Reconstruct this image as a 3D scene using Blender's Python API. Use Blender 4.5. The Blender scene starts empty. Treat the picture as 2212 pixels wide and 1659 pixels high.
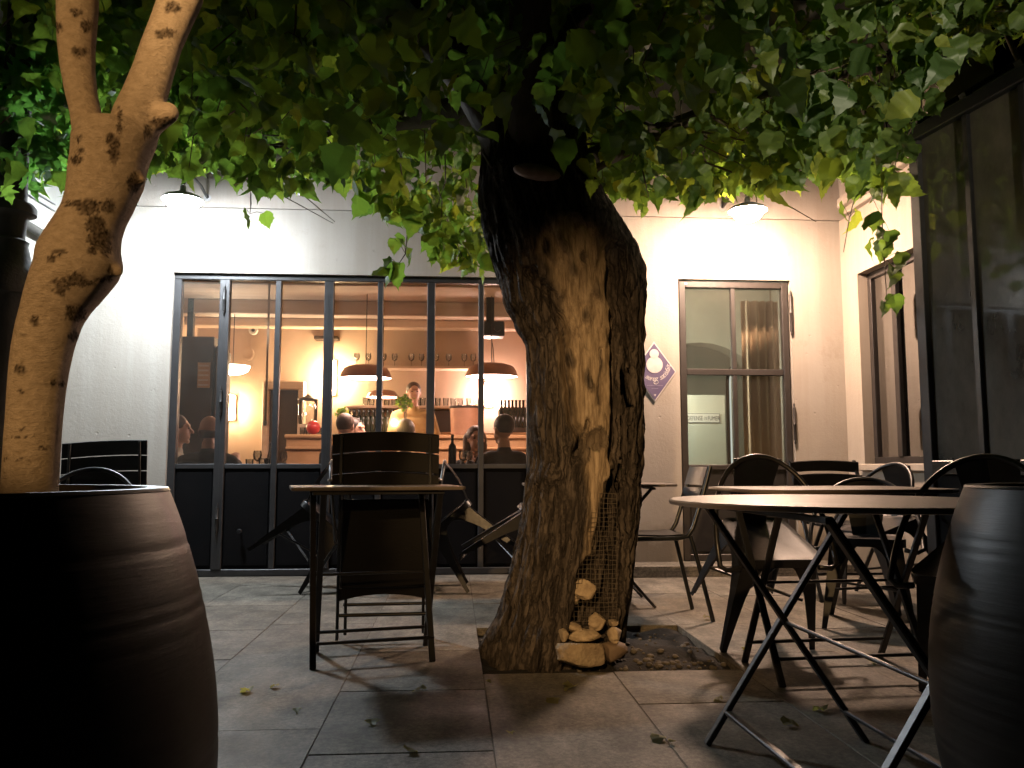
import bpy, bmesh, math, random
from mathutils import Vector, Matrix, noise, Euler
R = math.radians
random.seed(7)
scene = bpy.context.scene
col = scene.collection

# ------------------------------------------------------------------ camera
CAM_H, YAW, PITCH, FPX = 0.80, R(4.0), R(5.66), 1800.0      # focal length in units of a 2212 wide frame
cam_data = bpy.data.cameras.new('camera')
cam_data.sensor_width = 36.0
cam_data.lens = 36.0 * FPX / 2212.0
cam_data.clip_start, cam_data.clip_end = 0.05, 300.0
cam = bpy.data.objects.new('camera', cam_data)
col.objects.link(cam)
cam.location = (0, 0, CAM_H)
cam.rotation_euler = (R(90) + PITCH, 0, -YAW)
scene.camera = cam

# ------------------------------------------------------------------ night sky, exposure
world = bpy.data.worlds.new('World')
scene.world = world
world.use_nodes = True
wn = world.node_tree
bg = wn.nodes['Background']
sky = wn.nodes.new('ShaderNodeTexSky')
sky.sky_type = 'NISHITA'
sky.sun_disc = False
sky.sun_elevation = R(-7)
sky.sun_rotation = R(200)
wn.links.new(sky.outputs[0], bg.inputs[0])
bg.inputs[1].default_value = 0.05
scene.view_settings.view_transform = 'Standard'
scene.view_settings.look = 'None'
scene.view_settings.exposure = 0.0
scene.view_settings.gamma = 1.0
scene.render.engine = 'CYCLES'
cy = scene.cycles
cy.use_denoising = True
cy.max_bounces = 7
cy.diffuse_bounces = 3
cy.glossy_bounces = 4
cy.transmission_bounces = 5
cy.transparent_max_bounces = 14
cy.sample_clamp_indirect = 4.0
cy.caustics_reflective = False
cy.caustics_refractive = False
cy.blur_glossy = 0.5

# strengths of the lamps; the one for the leaves is an added fill
WALL_LAMP_COOL, WALL_LAMP_WARM = 690.0, 900.0
PENDANT, SCONCE = 62.0, 250.0
SPOT_TREE, SPOT_TRUNK, LEAF_FILL = 9.2, 58.0, 72.0

# ------------------------------------------------------------------ picture point -> place
_f = Vector((math.sin(YAW) * math.cos(PITCH), math.cos(YAW) * math.cos(PITCH), math.sin(PITCH)))
_r = Vector((math.cos(YAW), -math.sin(YAW), 0))
_u = _r.cross(_f)
_o = Vector((0, 0, CAM_H))
def ray(px, py):
    return _f + _r * ((px - 1106.0) / FPX) + _u * ((829.5 - py) / FPX)
def onY(px, py, Y):
    d = ray(px, py); return _o + d * (Y / d.y)
def onX(px, py, X):
    d = ray(px, py); return _o + d * (X / d.x)
def onZ(px, py, z=0.0):
    d = ray(px, py); return _o + d * ((z - CAM_H) / d.z)
def proj(p):
    d = Vector(p) - _o
    z = d.dot(_f)
    return 1106 + FPX * d.dot(_r) / z, 829.5 - FPX * d.dot(_u) / z

# ------------------------------------------------------------------ materials
def new_mat(name):
    m = bpy.data.materials.new(name)
    m.use_nodes = True
    nt = m.node_tree
    b = nt.nodes['Principled BSDF']
    return m, nt, b
def N(nt, t, **kw):
    n = nt.nodes.new(t)
    for k, v in kw.items():
        setattr(n, k, v)
    return n
def noise_tex(nt, scale, detail=6, rough=0.6, coord='Object', stretch=None):
    tc = N(nt, 'ShaderNodeTexCoord')
    src = tc.outputs[coord]
    if stretch:
        mp = N(nt, 'ShaderNodeMapping')
        mp.inputs['Scale'].default_value = stretch
        nt.links.new(src, mp.inputs[0]); src = mp.outputs[0]
    n = N(nt, 'ShaderNodeTexNoise')
    n.inputs['Scale'].default_value = scale
    n.inputs['Detail'].default_value = detail
    n.inputs['Roughness'].default_value = rough
    nt.links.new(src, n.inputs['Vector'])
    return n
def ramp(nt, src, stops):
    r = N(nt, 'ShaderNodeValToRGB')
    el = r.color_ramp.elements
    while len(el) < len(stops): el.new(0.5)
    for e, (p, c) in zip(el, stops):
        e.position = p; e.color = (*c, 1) if len(c) == 3 else c
    nt.links.new(src, r.inputs[0])
    return r
def simple(name, c1, c2=None, rough=0.6, metal=0.0, scale=8.0, bump=0.0, bscale=60.0, stretch=None, spec=None, rvar=0.0, obj_random=0.0, coord='Object'):
    m, nt, b = new_mat(name)
    c2 = c2 or tuple(x * 0.8 for x in c1)
    n = noise_tex(nt, scale, stretch=stretch, coord=coord)
    rp = ramp(nt, n.outputs['Fac'], [(0.3, c1), (0.72, c2)])
    out = rp.outputs[0]
    if obj_random:
        oi = N(nt, 'ShaderNodeObjectInfo')
        hs = N(nt, 'ShaderNodeHueSaturation')
        mr = N(nt, 'ShaderNodeMapRange')
        mr.inputs[3].default_value = 1 - obj_random; mr.inputs[4].default_value = 1 + obj_random
        nt.links.new(oi.outputs['Random'], mr.inputs[0])
        nt.links.new(mr.outputs[0], hs.inputs['Value'])
        nt.links.new(out, hs.inputs['Color']); out = hs.outputs[0]
    nt.links.new(out, b.inputs['Base Color'])
    b.inputs['Roughness'].default_value = rough
    b.inputs['Metallic'].default_value = metal
    if spec is not None: b.inputs['Specular IOR Level'].default_value = spec
    if rvar:
        mr = N(nt, 'ShaderNodeMapRange')
        mr.inputs[3].default_value = max(0.03, rough - rvar); mr.inputs[4].default_value = min(1, rough + rvar)
        n3 = noise_tex(nt, scale * 2.3, stretch=stretch, coord=coord)
        nt.links.new(n3.outputs['Fac'], mr.inputs[0]); nt.links.new(mr.outputs[0], b.inputs['Roughness'])
    if bump:
        n2 = noise_tex(nt, bscale, stretch=stretch, coord=coord)
        bp = N(nt, 'ShaderNodeBump')
        bp.inputs['Strength'].default_value = bump
        bp.inputs['Distance'].default_value = 0.01
        nt.links.new(n2.outputs['Fac'], bp.inputs['Height'])
        nt.links.new(bp.outputs[0], b.inputs['Normal'])
    return m
def emit(name, c, s):
    m, nt, b = new_mat(name)
    nt.nodes.remove(b)
    e = N(nt, 'ShaderNodeEmission')
    e.inputs[0].default_value = (*c, 1); e.inputs[1].default_value = s
    nt.links.new(e.outputs[0], nt.nodes['Material Output'].inputs[0])
    return m
def thin_glass(name, tint=(0.93, 0.95, 0.94), ior=1.5, extra=0.0, rough=0.0):
    m, nt, b = new_mat(name)
    nt.nodes.remove(b)
    tr = N(nt, 'ShaderNodeBsdfTransparent'); tr.inputs[0].default_value = (*tint, 1)
    gl = N(nt, 'ShaderNodeBsdfGlossy'); gl.inputs['Roughness'].default_value = rough
    fr = N(nt, 'ShaderNodeFresnel'); fr.inputs[0].default_value = ior
    mx = N(nt, 'ShaderNodeMixShader')
    if extra:
        ad = N(nt, 'ShaderNodeMath', operation='ADD'); ad.inputs[1].default_value = extra
        nt.links.new(fr.outputs[0], ad.inputs[0]); nt.links.new(ad.outputs[0], mx.inputs[0])
    else:
        nt.links.new(fr.outputs[0], mx.inputs[0])
    nt.links.new(tr.outputs[0], mx.inputs[1]); nt.links.new(gl.outputs[0], mx.inputs[2])
    nt.links.new(mx.outputs[0], nt.nodes['Material Output'].inputs[0])
    return m

def hazy_glass(name, tint, refl, haze):  # mottled diffuse film puts haze and reflected light into the glass colour
    m, nt, b = new_mat(name); nt.nodes.remove(b)
    tr = N(nt, 'ShaderNodeBsdfTransparent'); tr.inputs[0].default_value = (*tint, 1)
    gl = N(nt, 'ShaderNodeBsdfGlossy'); gl.inputs['Roughness'].default_value = 0.05
    df = N(nt, 'ShaderNodeBsdfDiffuse')
    n = noise_tex(nt, 3.0, 8, 0.7, stretch=(1, 1, 0.6)); rp = ramp(nt, n.outputs['Fac'], [(0.3, (0.10, 0.09, 0.075)), (0.7, (0.28, 0.25, 0.21))])
    nt.links.new(rp.outputs[0], df.inputs[0])
    fr = N(nt, 'ShaderNodeFresnel'); fr.inputs[0].default_value = 1.5
    ad = N(nt, 'ShaderNodeMath', operation='ADD'); ad.inputs[1].default_value = refl
    nt.links.new(fr.outputs[0], ad.inputs[0])
    m1 = N(nt, 'ShaderNodeMixShader'); nt.links.new(ad.outputs[0], m1.inputs[0]); nt.links.new(tr.outputs[0], m1.inputs[1]); nt.links.new(gl.outputs[0], m1.inputs[2])
    m2 = N(nt, 'ShaderNodeMixShader'); m2.inputs[0].default_value = haze; nt.links.new(m1.outputs[0], m2.inputs[1]); nt.links.new(df.outputs[0], m2.inputs[2])
    nt.links.new(m2.outputs[0], nt.nodes['Material Output'].inputs[0])
    return m

def plaster(name, c1, c2, pits=1.0):
    m, nt, b = new_mat(name)
    n = noise_tex(nt, 0.9, 8, 0.65)
    rp = ramp(nt, n.outputs['Fac'], [(0.3, c1), (0.7, c2)])
    # rain streaks and a dirty foot
    st = noise_tex(nt, 2.2, 5, 0.7, stretch=(3.0, 3.0, 0.18))
    sr = ramp(nt, st.outputs['Fac'], [(0.42, (0.80, 0.76, 0.70)), (0.62, (1, 1, 1))])
    mx = N(nt, 'ShaderNodeMixRGB', blend_type='MULTIPLY'); mx.inputs[0].default_value = 0.4
    nt.links.new(rp.outputs[0], mx.inputs[1]); nt.links.new(sr.outputs[0], mx.inputs[2])
    tcz = N(nt, 'ShaderNodeTexCoord'); sp = N(nt, 'ShaderNodeSeparateXYZ'); nt.links.new(tcz.outputs['Object'], sp.inputs[0])
    ng = noise_tex(nt, 5, 8, 0.75); sm_ = N(nt, 'ShaderNodeMath', operation='MULTIPLY_ADD'); sm_.inputs[1].default_value = -0.45
    nt.links.new(ng.outputs['Fac'], sm_.inputs[0]); nt.links.new(sp.outputs['Z'], sm_.inputs[2])
    gr_ = ramp(nt, sm_.outputs[0], [(0.0, (0.42, 0.38, 0.31)), (0.16, (1, 1, 1))])
    m3 = N(nt, 'ShaderNodeMixRGB', blend_type='MULTIPLY'); m3.inputs[0].default_value = 0.8
    nt.links.new(mx.outputs[0], m3.inputs[1]); nt.links.new(gr_.outputs[0], m3.inputs[2])
    pt_ = noise_tex(nt, 2.6, 10, 0.8); pr_ = ramp(nt, pt_.outputs['Fac'], [(0.30, (0.74, 0.70, 0.64)), (0.44, (1, 1, 1))])
    m4 = N(nt, 'ShaderNodeMixRGB', blend_type='MULTIPLY'); m4.inputs[0].default_value = 0.6
    nt.links.new(m3.outputs[0], m4.inputs[1]); nt.links.new(pr_.outputs[0], m4.inputs[2])
    nt.links.new(m4.outputs[0], b.inputs['Base Color'])
    b.inputs['Roughness'].default_value = 0.9
    n2 = noise_tex(nt, 38, 8, 0.7)
    vo = N(nt, 'ShaderNodeTexVoronoi'); vo.inputs['Scale'].default_value = 9.0
    tc = N(nt, 'ShaderNodeTexCoord'); nt.links.new(tc.outputs['Object'], vo.inputs['Vector'])
    vr = ramp(nt, vo.outputs['Distance'], [(0.03, (0, 0, 0)), (0.10, (1, 1, 1))])
    ad = N(nt, 'ShaderNodeMath', operation='ADD')
    ml = N(nt, 'ShaderNodeMath', operation='MULTIPLY'); ml.inputs[1].default_value = 0.9 * pits
    nt.links.new(vr.outputs[0], ml.inputs[0])
    nt.links.new(ml.outputs[0], ad.inputs[0]); nt.links.new(n2.outputs['Fac'], ad.inputs[1])
    bp = N(nt, 'ShaderNodeBump'); bp.inputs['Strength'].default_value = 0.45; bp.inputs['Distance'].default_value = 0.006
    nt.links.new(ad.outputs[0], bp.inputs['Height']); nt.links.new(bp.outputs[0], b.inputs['Normal'])
    return m

M = {}
M['plaster'] = plaster('plaster', (0.40, 0.37, 0.33), (0.335, 0.305, 0.265))
M['plaster_up'] = plaster('plaster_upper', (0.46, 0.41, 0.36), (0.37, 0.33, 0.29))
M['plaster_side'] = plaster('plaster_side', (0.42, 0.37, 0.31), (0.35, 0.31, 0.26))
M['old_wall'] = plaster('old_wall', (0.50, 0.50, 0.46), (0.33, 0.33, 0.30))
M['room_wall'] = simple('room_wall', (0.58, 0.44, 0.33), (0.46, 0.34, 0.25), 0.85, scale=1.5, bump=0.15)
M['room_beam'] = simple('room_beam', (0.72, 0.58, 0.46), (0.60, 0.47, 0.36), 0.7, scale=3, stretch=(0.3, 4, 4), bump=0.3)
M['room_floor'] = simple('room_floor', (0.16, 0.10, 0.06), (0.1, 0.06, 0.04), 0.5)
M['vest_wall'] = simple('vest_wall', (0.50, 0.48, 0.41), (0.42, 0.40, 0.34), 0.85, scale=1.5)
M['white_board'] = simple('white_board', (0.60, 0.62, 0.55), (0.54, 0.56, 0.49), 0.6, scale=1.2)
M['curtain'] = simple('curtain', (0.66, 0.50, 0.37), (0.56, 0.42, 0.30), 0.9, scale=6, bump=0.1)
M['steel'] = simple('steel', (0.030, 0.029, 0.030), (0.019, 0.0185, 0.019), 0.45, 0.0, scale=14, bump=0.08, bscale=200, rvar=0.12)
M['steel_door'] = simple('steel_door', (0.036, 0.031, 0.028), (0.025, 0.021, 0.019), 0.45, 0.0, scale=12, bump=0.08, bscale=180, rvar=0.1)
M['panel'] = simple('panel', (0.006, 0.0055, 0.006), (0.004, 0.004, 0.0045), 0.7, 0.0, scale=7, bump=0.1, bscale=150, rvar=0.1, spec=0.08)
M['panel_door'] = simple('panel_door', (0.013, 0.011, 0.010), (0.009, 0.008, 0.007), 0.55, 0.0, scale=7, bump=0.1, bscale=150)
M['black'] = simple('black_paint', (0.007, 0.009, 0.010), (0.005, 0.005, 0.006), 0.32, 0.0, scale=30, bump=0.05, bscale=300, rvar=0.12)
M['black_wood'] = simple('black_wood', (0.005, 0.004, 0.004), (0.003, 0.003, 0.003), 0.55, 0.0, scale=9, stretch=(1, 1, 12), bump=0.2, spec=0.25)
M['gun'] = simple('gunmetal', (0.014, 0.014, 0.016), (0.008, 0.008, 0.009), 0.36, 0.0, scale=25, bump=0.06, bscale=220, rvar=0.12)
M['glass'] = hazy_glass('window_glass', (0.95, 0.94, 0.92), 0.0, 0.09)  # film imitates the haze over the bar room
M['glass_door'] = hazy_glass('door_glass', (0.90, 0.90, 0.86), 0.02, 0.07)  # same painted haze, over the lobby
M['glass_dark'] = thin_glass('dark_glass', (0.30, 0.31, 0.31), 1.55, 0.14, 0.04)
M['glass_hazy'] = hazy_glass('hazy_glass', (0.28, 0.28, 0.27), 0.12, 0.5)  # grey film imitates lit surroundings reflected in the panes
M['glass_roof'] = hazy_glass('roof_glass', (0.05, 0.05, 0.05), 0.05, 0.4)
M['glass_side'] = thin_glass('side_glass', (0.45, 0.45, 0.43), 1.6, 0.5)
M['drink_glass'] = thin_glass('drinking_glass', (0.93, 0.95, 0.95), 1.5, 0.10, 0.03)
M['bottle'] = simple('bottle_glass', (0.012, 0.02, 0.012), (0.02, 0.012, 0.006), 0.08, obj_random=0.4)
M['bark'] = None
M['mesh_wire'] = simple('galvanised_wire', (0.22, 0.19, 0.15), (0.13, 0.11, 0.09), 0.5, 0.6)
M['soil'] = simple('soil', (0.012, 0.010, 0.008), (0.005, 0.004, 0.003), 0.95, scale=40, bump=1.0, bscale=70)
M['pebble'] = simple('pebble', (0.22, 0.19, 0.15), (0.015, 0.012, 0.010), 0.85, obj_random=0.3, scale=12)
M['stone'] = simple('rubble_stone', (0.46, 0.37, 0.25), (0.24, 0.18, 0.12), 0.95, scale=22, bump=0.9, bscale=70, obj_random=0.2)
M['stone_dark'] = simple('river_stone', (0.20, 0.145, 0.10), (0.14, 0.10, 0.07), 0.8, scale=9, bump=0.25, bscale=26)
M['pillar'] = simple('pillar_stone', (0.085, 0.08, 0.068), (0.04, 0.038, 0.032), 0.9, scale=4, bump=0.6, bscale=20)
M['bracket'] = simple('bracket_iron', (0.02, 0.02, 0.02), (0.012, 0.012, 0.012), 0.5)
M['shade_white'] = simple('enamel_white', (0.78, 0.78, 0.76), (0.72, 0.72, 0.70), 0.35)
M['shade_out'] = simple('enamel_grey', (0.42, 0.42, 0.42), (0.36, 0.36, 0.36), 0.4)
M['cable'] = simple('cable_grey', (0.25, 0.25, 0.25), (0.16, 0.16, 0.16), 0.6)
M['wood_bar'] = simple('bar_wood', (0.46, 0.28, 0.14), (0.34, 0.19, 0.09), 0.5, scale=4, stretch=(0.4, 3, 3), bump=0.1)
M['dark_wood'] = simple('dark_wood', (0.055, 0.035, 0.022), (0.03, 0.02, 0.013), 0.55, scale=6)
M['copper'] = simple('copper_dome', (0.45, 0.26, 0.17), (0.36, 0.2, 0.13), 0.3, 0.6, scale=6)
M['bucket'] = simple('ice_bucket', (0.42, 0.22, 0.13), (0.33, 0.17, 0.10), 0.4, 0.2)
M['enamel'] = simple('sign_enamel', (0.78, 0.78, 0.74), (0.72, 0.72, 0.68), 0.3)
M['ink'] = simple('sign_ink', (0.10, 0.11, 0.13), (0.08, 0.09, 0.10), 0.5)
M['violet'] = simple('sign_violet', (0.105, 0.085, 0.17), (0.15, 0.12, 0.20), 0.4, scale=7, bump=0.05)
M['sign_white'] = simple('sign_white', (0.70, 0.66, 0.64), (0.52, 0.47, 0.46), 0.45, scale=9)
M['sign_print'] = simple('sign_print', (0.28, 0.24, 0.34), (0.2, 0.17, 0.26), 0.5, scale=60)
M['sawn'] = simple('sawn_wood', (0.40, 0.28, 0.23), (0.22, 0.15, 0.12), 0.9, scale=20, bump=0.5)
M['skin'] = simple('skin', (0.55, 0.34, 0.25), (0.48, 0.28, 0.20), 0.5)
M['hair_dark'] = simple('hair_dark', (0.018, 0.012, 0.009), (0.008, 0.006, 0.005), 0.5, scale=40, stretch=(1, 1, 0.2), bump=0.4)
M['hair_brown'] = simple('hair_brown', (0.10, 0.055, 0.03), (0.06, 0.03, 0.018), 0.55, scale=40, stretch=(1, 1, 0.2), bump=0.4)
M['jacket'] = simple('jacket_grey', (0.055, 0.05, 0.048), (0.04, 0.036, 0.034), 0.9, scale=20, bump=0.3)
M['jacket_dark'] = simple('jacket_dark', (0.012, 0.011, 0.012), (0.008, 0.007, 0.008), 0.8, scale=20, bump=0.3)
M['shirt_pale'] = simple('shirt_pale', (0.42, 0.42, 0.36), (0.34, 0.34, 0.29), 0.9, scale=15, bump=0.2)
M['shirt_ochre'] = simple('shirt_ochre', (0.34, 0.22, 0.07), (0.26, 0.16, 0.05), 0.9, scale=15, bump=0.2)
M['trousers'] = simple('trousers', (0.03, 0.03, 0.04), (0.02, 0.02, 0.03), 0.9)
M['eye'] = simple('eye', (0.02, 0.015, 0.012), (0.02, 0.015, 0.012), 0.3)
M['red'] = simple('red_ball', (0.45, 0.03, 0.03), (0.35, 0.02, 0.02), 0.3)
M['plant'] = simple('indoor_plant', (0.05, 0.06, 0.02), (0.09, 0.06, 0.02), 0.7)
M['twig'] = simple('twig_bark', (0.10, 0.075, 0.05), (0.06, 0.045, 0.03), 0.8)
M['void'] = simple('dark_room', (0.012, 0.011, 0.010), (0.008, 0.008, 0.007), 0.9)

def slab_mat():
    m, nt, b = new_mat('paving_stone')
    n = noise_tex(nt, 4.5, 10, 0.75, coord='Generated')
    rp = ramp(nt, n.outputs['Fac'], [(0.30, (0.25, 0.225, 0.182)), (0.46, (0.180, 0.161, 0.130)), (0.57, (0.115, 0.103, 0.083)), (0.72, (0.058, 0.051, 0.041))])
    n2 = noise_tex(nt, 55, 8, 0.85)
    r2 = ramp(nt, n2.outputs['Fac'], [(0.38, (0.40, 0.40, 0.40)), (0.5, (0.85, 0.85, 0.85)), (0.62, (1.35, 1.35, 1.35))])
    mx = N(nt, 'ShaderNodeMixRGB', blend_type='MULTIPLY'); mx.inputs[0].default_value = 0.9
    nt.links.new(rp.outputs[0], mx.inputs[1]); nt.links.new(r2.outputs[0], mx.inputs[2])
    oi = N(nt, 'ShaderNodeObjectInfo'); hs = N(nt, 'ShaderNodeHueSaturation'); mr = N(nt, 'ShaderNodeMapRange')
    mr.inputs[3].default_value = 0.86; mr.inputs[4].default_value = 1.14
    nt.links.new(oi.outputs['Random'], mr.inputs[0]); nt.links.new(mr.outputs[0], hs.inputs['Value'])
    nt.links.new(mx.outputs[0], hs.inputs['Color']); nt.links.new(hs.outputs[0], b.inputs['Base Color'])
    n3 = noise_tex(nt, 2.1, 4, 0.6)
    r3 = N(nt, 'ShaderNodeMapRange'); r3.inputs[1].default_value = 0.3; r3.inputs[2].default_value = 0.7
    r3.inputs[3].default_value = 0.42; r3.inputs[4].default_value = 0.80
    b.inputs['Specular IOR Level'].default_value = 0.35
    nt.links.new(n3.outputs['Fac'], r3.inputs[0]); nt.links.new(r3.outputs[0], b.inputs['Roughness'])
    bp = N(nt, 'ShaderNodeBump'); bp.inputs['Strength'].default_value = 0.5; bp.inputs['Distance'].default_value = 0.003
    nt.links.new(n2.outputs['Fac'], bp.inputs['Height']); nt.links.new(bp.outputs[0], b.inputs['Normal'])
    return m
M['slab'] = slab_mat()
M['mortar'] = simple('mortar', (0.12, 0.108, 0.09), (0.06, 0.054, 0.045), 0.95, scale=20, bump=0.4)

def table_mat():
    m, nt, b = new_mat('table_top')
    n = noise_tex(nt, 6, 6)
    rp = ramp(nt, n.outputs['Fac'], [(0.3, (0.15, 0.12, 0.095)), (0.7, (0.095, 0.075, 0.06))])
    nt.links.new(rp.outputs[0], b.inputs['Base Color'])
    vo = N(nt, 'ShaderNodeTexVoronoi'); vo.inputs['Scale'].default_value = 75
    tc = N(nt, 'ShaderNodeTexCoord'); nt.links.new(tc.outputs['Object'], vo.inputs['Vector'])
    vr = ramp(nt, vo.outputs['Distance'], [(0.10, (1, 1, 1)), (0.34, (0, 0, 0))])
    nm = noise_tex(nt, 5, 3)
    nr = ramp(nt, nm.outputs['Fac'], [(0.42, (0, 0, 0)), (0.6, (1, 1, 1))])
    ml = N(nt, 'ShaderNodeMixRGB', blend_type='MULTIPLY'); ml.inputs[0].default_value = 1
    nt.links.new(vr.outputs[0], ml.inputs[1]); nt.links.new(nr.outputs[0], ml.inputs[2])
    bp = N(nt, 'ShaderNodeBump'); bp.inputs['Strength'].default_value = 0.4; bp.inputs['Distance'].default_value = 0.0015
    nt.links.new(ml.outputs[0], bp.inputs['Height']); nt.links.new(bp.outputs[0], b.inputs['Normal'])
    b.inputs['Roughness'].default_value = 0.36
    b.inputs['Specular IOR Level'].default_value = 0.9
    return m
M['tabletop'] = table_mat()

def barrel_mat():
    m, nt, b = new_mat('barrel_wood')
    n = noise_tex(nt, 5, 8, 0.7, stretch=(1, 1, 5))
    rp = ramp(nt, n.outputs['Fac'], [(0.3, (0.017, 0.015, 0.0125)), (0.7, (0.007, 0.006, 0.0055))])
    nt.links.new(rp.outputs[0], b.inputs['Base Color'])
    b.inputs['Roughness'].default_value = 0.42
    b.inputs['Specular IOR Level'].default_value = 0.22
    n2 = noise_tex(nt, 9, 8, 0.7, stretch=(0.6, 0.6, 9))
    bp = N(nt, 'ShaderNodeBump'); bp.inputs['Strength'].default_value = 0.25; bp.inputs['Distance'].default_value = 0.003
    nt.links.new(n2.outputs['Fac'], bp.inputs['Height']); nt.links.new(bp.outputs[0], b.inputs['Normal'])
    return m
M['barrel'] = barrel_mat()

def trunk_mat(name, bark1, bark2, wood1, wood2, bscale, bstr, stretch, cracks=0.0):
    """bark where attribute tint = 0, the second colour (bare wood, scars) where it is 1"""
    m, nt, b = new_mat(name)
    at = N(nt, 'ShaderNodeAttribute'); at.attribute_name = 'tint'
    n = noise_tex(nt, bscale, 10, 0.75, stretch=stretch)
    r1 = ramp(nt, n.outputs['Fac'], [(0.36, bark2), (0.64, bark1)])
    n2 = noise_tex(nt, bscale * 1.6, 10, 0.8, stretch=(stretch[0], stretch[1], stretch[2] * 0.6))
    r2 = ramp(nt, n2.outputs['Fac'], [(0.40, wood2), (0.66, wood1)])
    bark = r1.outputs[0]; height = n.outputs['Fac']
    if cracks:
        tc = N(nt, 'ShaderNodeTexCoord'); mp = N(nt, 'ShaderNodeMapping'); mp.inputs['Scale'].default_value = (1, 1, 0.085)
        wv = noise_tex(nt, 9, 4, 0.6)
        av = N(nt, 'ShaderNodeVectorMath', operation='MULTIPLY_ADD'); av.inputs[1].default_value = (0.09, 0.09, 0.25)
        nt.links.new(wv.outputs['Color'], av.inputs[0]); nt.links.new(tc.outputs['Object'], av.inputs[2])
        nt.links.new(av.outputs[0], mp.inputs[0])
        vo = N(nt, 'ShaderNodeTexVoronoi', feature='DISTANCE_TO_EDGE'); vo.inputs['Scale'].default_value = cracks
        nt.links.new(mp.outputs[0], vo.inputs['Vector'])
        vr = ramp(nt, vo.outputs['Distance'], [(0.0, (0.15, 0.15, 0.15)), (0.22, (1, 1, 1))])
        mu = N(nt, 'ShaderNodeMixRGB', blend_type='MULTIPLY'); mu.inputs[0].default_value = 0.7
        nt.links.new(bark, mu.inputs[1]); nt.links.new(vr.outputs[0], mu.inputs[2]); bark = mu.outputs[0]
        iv = N(nt, 'ShaderNodeMath', operation='SUBTRACT'); iv.inputs[0].default_value = 1.0; nt.links.new(at.outputs['Fac'], iv.inputs[1])
        ml = N(nt, 'ShaderNodeMath', operation='MULTIPLY'); nt.links.new(vr.outputs[0], ml.inputs[0]); nt.links.new(iv.outputs[0], ml.inputs[1])
        ad = N(nt, 'ShaderNodeMath', operation='MULTIPLY_ADD'); ad.inputs[1].default_value = 0.9; nt.links.new(ml.outputs[0], ad.inputs[0])
        nb = N(nt, 'ShaderNodeMath', operation='ADD'); nt.links.new(n.outputs['Fac'], nb.inputs[0]); nt.links.new(n2.outputs['Fac'], nb.inputs[1])
        nt.links.new(nb.outputs[0], ad.inputs[2]); height = ad.outputs[0]
    mx = N(nt, 'ShaderNodeMixRGB')
    nt.links.new(at.outputs['Fac'], mx.inputs[0]); nt.links.new(bark, mx.inputs[1]); nt.links.new(r2.outputs[0], mx.inputs[2])
    nt.links.new(mx.outputs[0], b.inputs['Base Color'])
    b.inputs['Roughness'].default_value = 0.9
    b.inputs['Specular IOR Level'].default_value = 0.2
    bp = N(nt, 'ShaderNodeBump'); bp.inputs['Strength'].default_value = bstr; bp.inputs['Distance'].default_value = 0.012
    nt.links.new(height, bp.inputs['Height']); nt.links.new(bp.outputs[0], b.inputs['Normal'])
    return m
M['old_trunk'] = trunk_mat('old_trunk', (0.15, 0.125, 0.105), (0.026, 0.021, 0.018), (0.54, 0.43, 0.30), (0.17, 0.125, 0.08), 30, 1.0, (1, 1, 0.12), cracks=30)
M['pale_trunk'] = trunk_mat('pale_trunk', (0.66, 0.55, 0.45), (0.46, 0.37, 0.28), (0.07, 0.045, 0.028), (0.022, 0.015, 0.010), 70, 0.85, (1, 1, 1.8))
M['limb'] = simple('limb_bark', (0.07, 0.052, 0.038), (0.035, 0.026, 0.019), 0.9, scale=14, stretch=(1, 1, 0.3), bump=0.8, bscale=30)

def leaf_mat(name, base, dark, yellow):
    m, nt, b = new_mat(name)
    nt.nodes.remove(b)
    at = N(nt, 'ShaderNodeAttribute'); at.attribute_name = 'tint'
    rp = ramp(nt, at.outputs['Fac'], [(0.0, dark), (0.55, base), (1.0, yellow)])
    n = noise_tex(nt, 60, 4)
    r2 = ramp(nt, n.outputs['Fac'], [(0.3, (0.75, 0.75, 0.75)), (0.7, (1.1, 1.1, 1.1))])
    mu = N(nt, 'ShaderNodeMixRGB', blend_type='MULTIPLY'); mu.inputs[0].default_value = 0.7
    nt.links.new(rp.outputs[0], mu.inputs[1]); nt.links.new(r2.outputs[0], mu.inputs[2])
    d = N(nt, 'ShaderNodeBsdfDiffuse'); t = N(nt, 'ShaderNodeBsdfTranslucent'); g = N(nt, 'ShaderNodeBsdfGlossy')
    g.inputs['Roughness'].default_value = 0.5; g.inputs[0].default_value = (0.8, 0.85, 0.8, 1)
    nt.links.new(mu.outputs[0], d.inputs[0])
    br = N(nt, 'ShaderNodeMixRGB', blend_type='MULTIPLY'); br.inputs[0].default_value = 1; br.inputs[2].default_value = (2.0, 2.0, 0.85, 1)
    nt.links.new(mu.outputs[0], br.inputs[1]); nt.links.new(br.outputs[0], t.inputs[0])
    a = N(nt, 'ShaderNodeMixShader'); a.inputs[0].default_value = 0.62
    nt.links.new(d.outputs[0], a.inputs[1]); nt.links.new(t.outputs[0], a.inputs[2])
    c = N(nt, 'ShaderNodeMixShader'); c.inputs[0].default_value = 0.035
    nt.links.new(a.outputs[0], c.inputs[1]); nt.links.new(g.outputs[0], c.inputs[2])
    nt.links.new(c.outputs[0], nt.nodes['Material Output'].inputs[0])
    return m
M['leaf'] = leaf_mat('leaf', (0.100, 0.170, 0.040), (0.050, 0.105, 0.030), (0.23, 0.28, 0.06))
M['leaf_b'] = leaf_mat('leaf_blue', (0.065, 0.17, 0.055), (0.04, 0.11, 0.04), (0.18, 0.25, 0.05))
M['leaf_dry'] = leaf_mat('leaf_fallen', (0.20, 0.18, 0.10), (0.15, 0.125, 0.075), (0.26, 0.24, 0.13))

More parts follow.
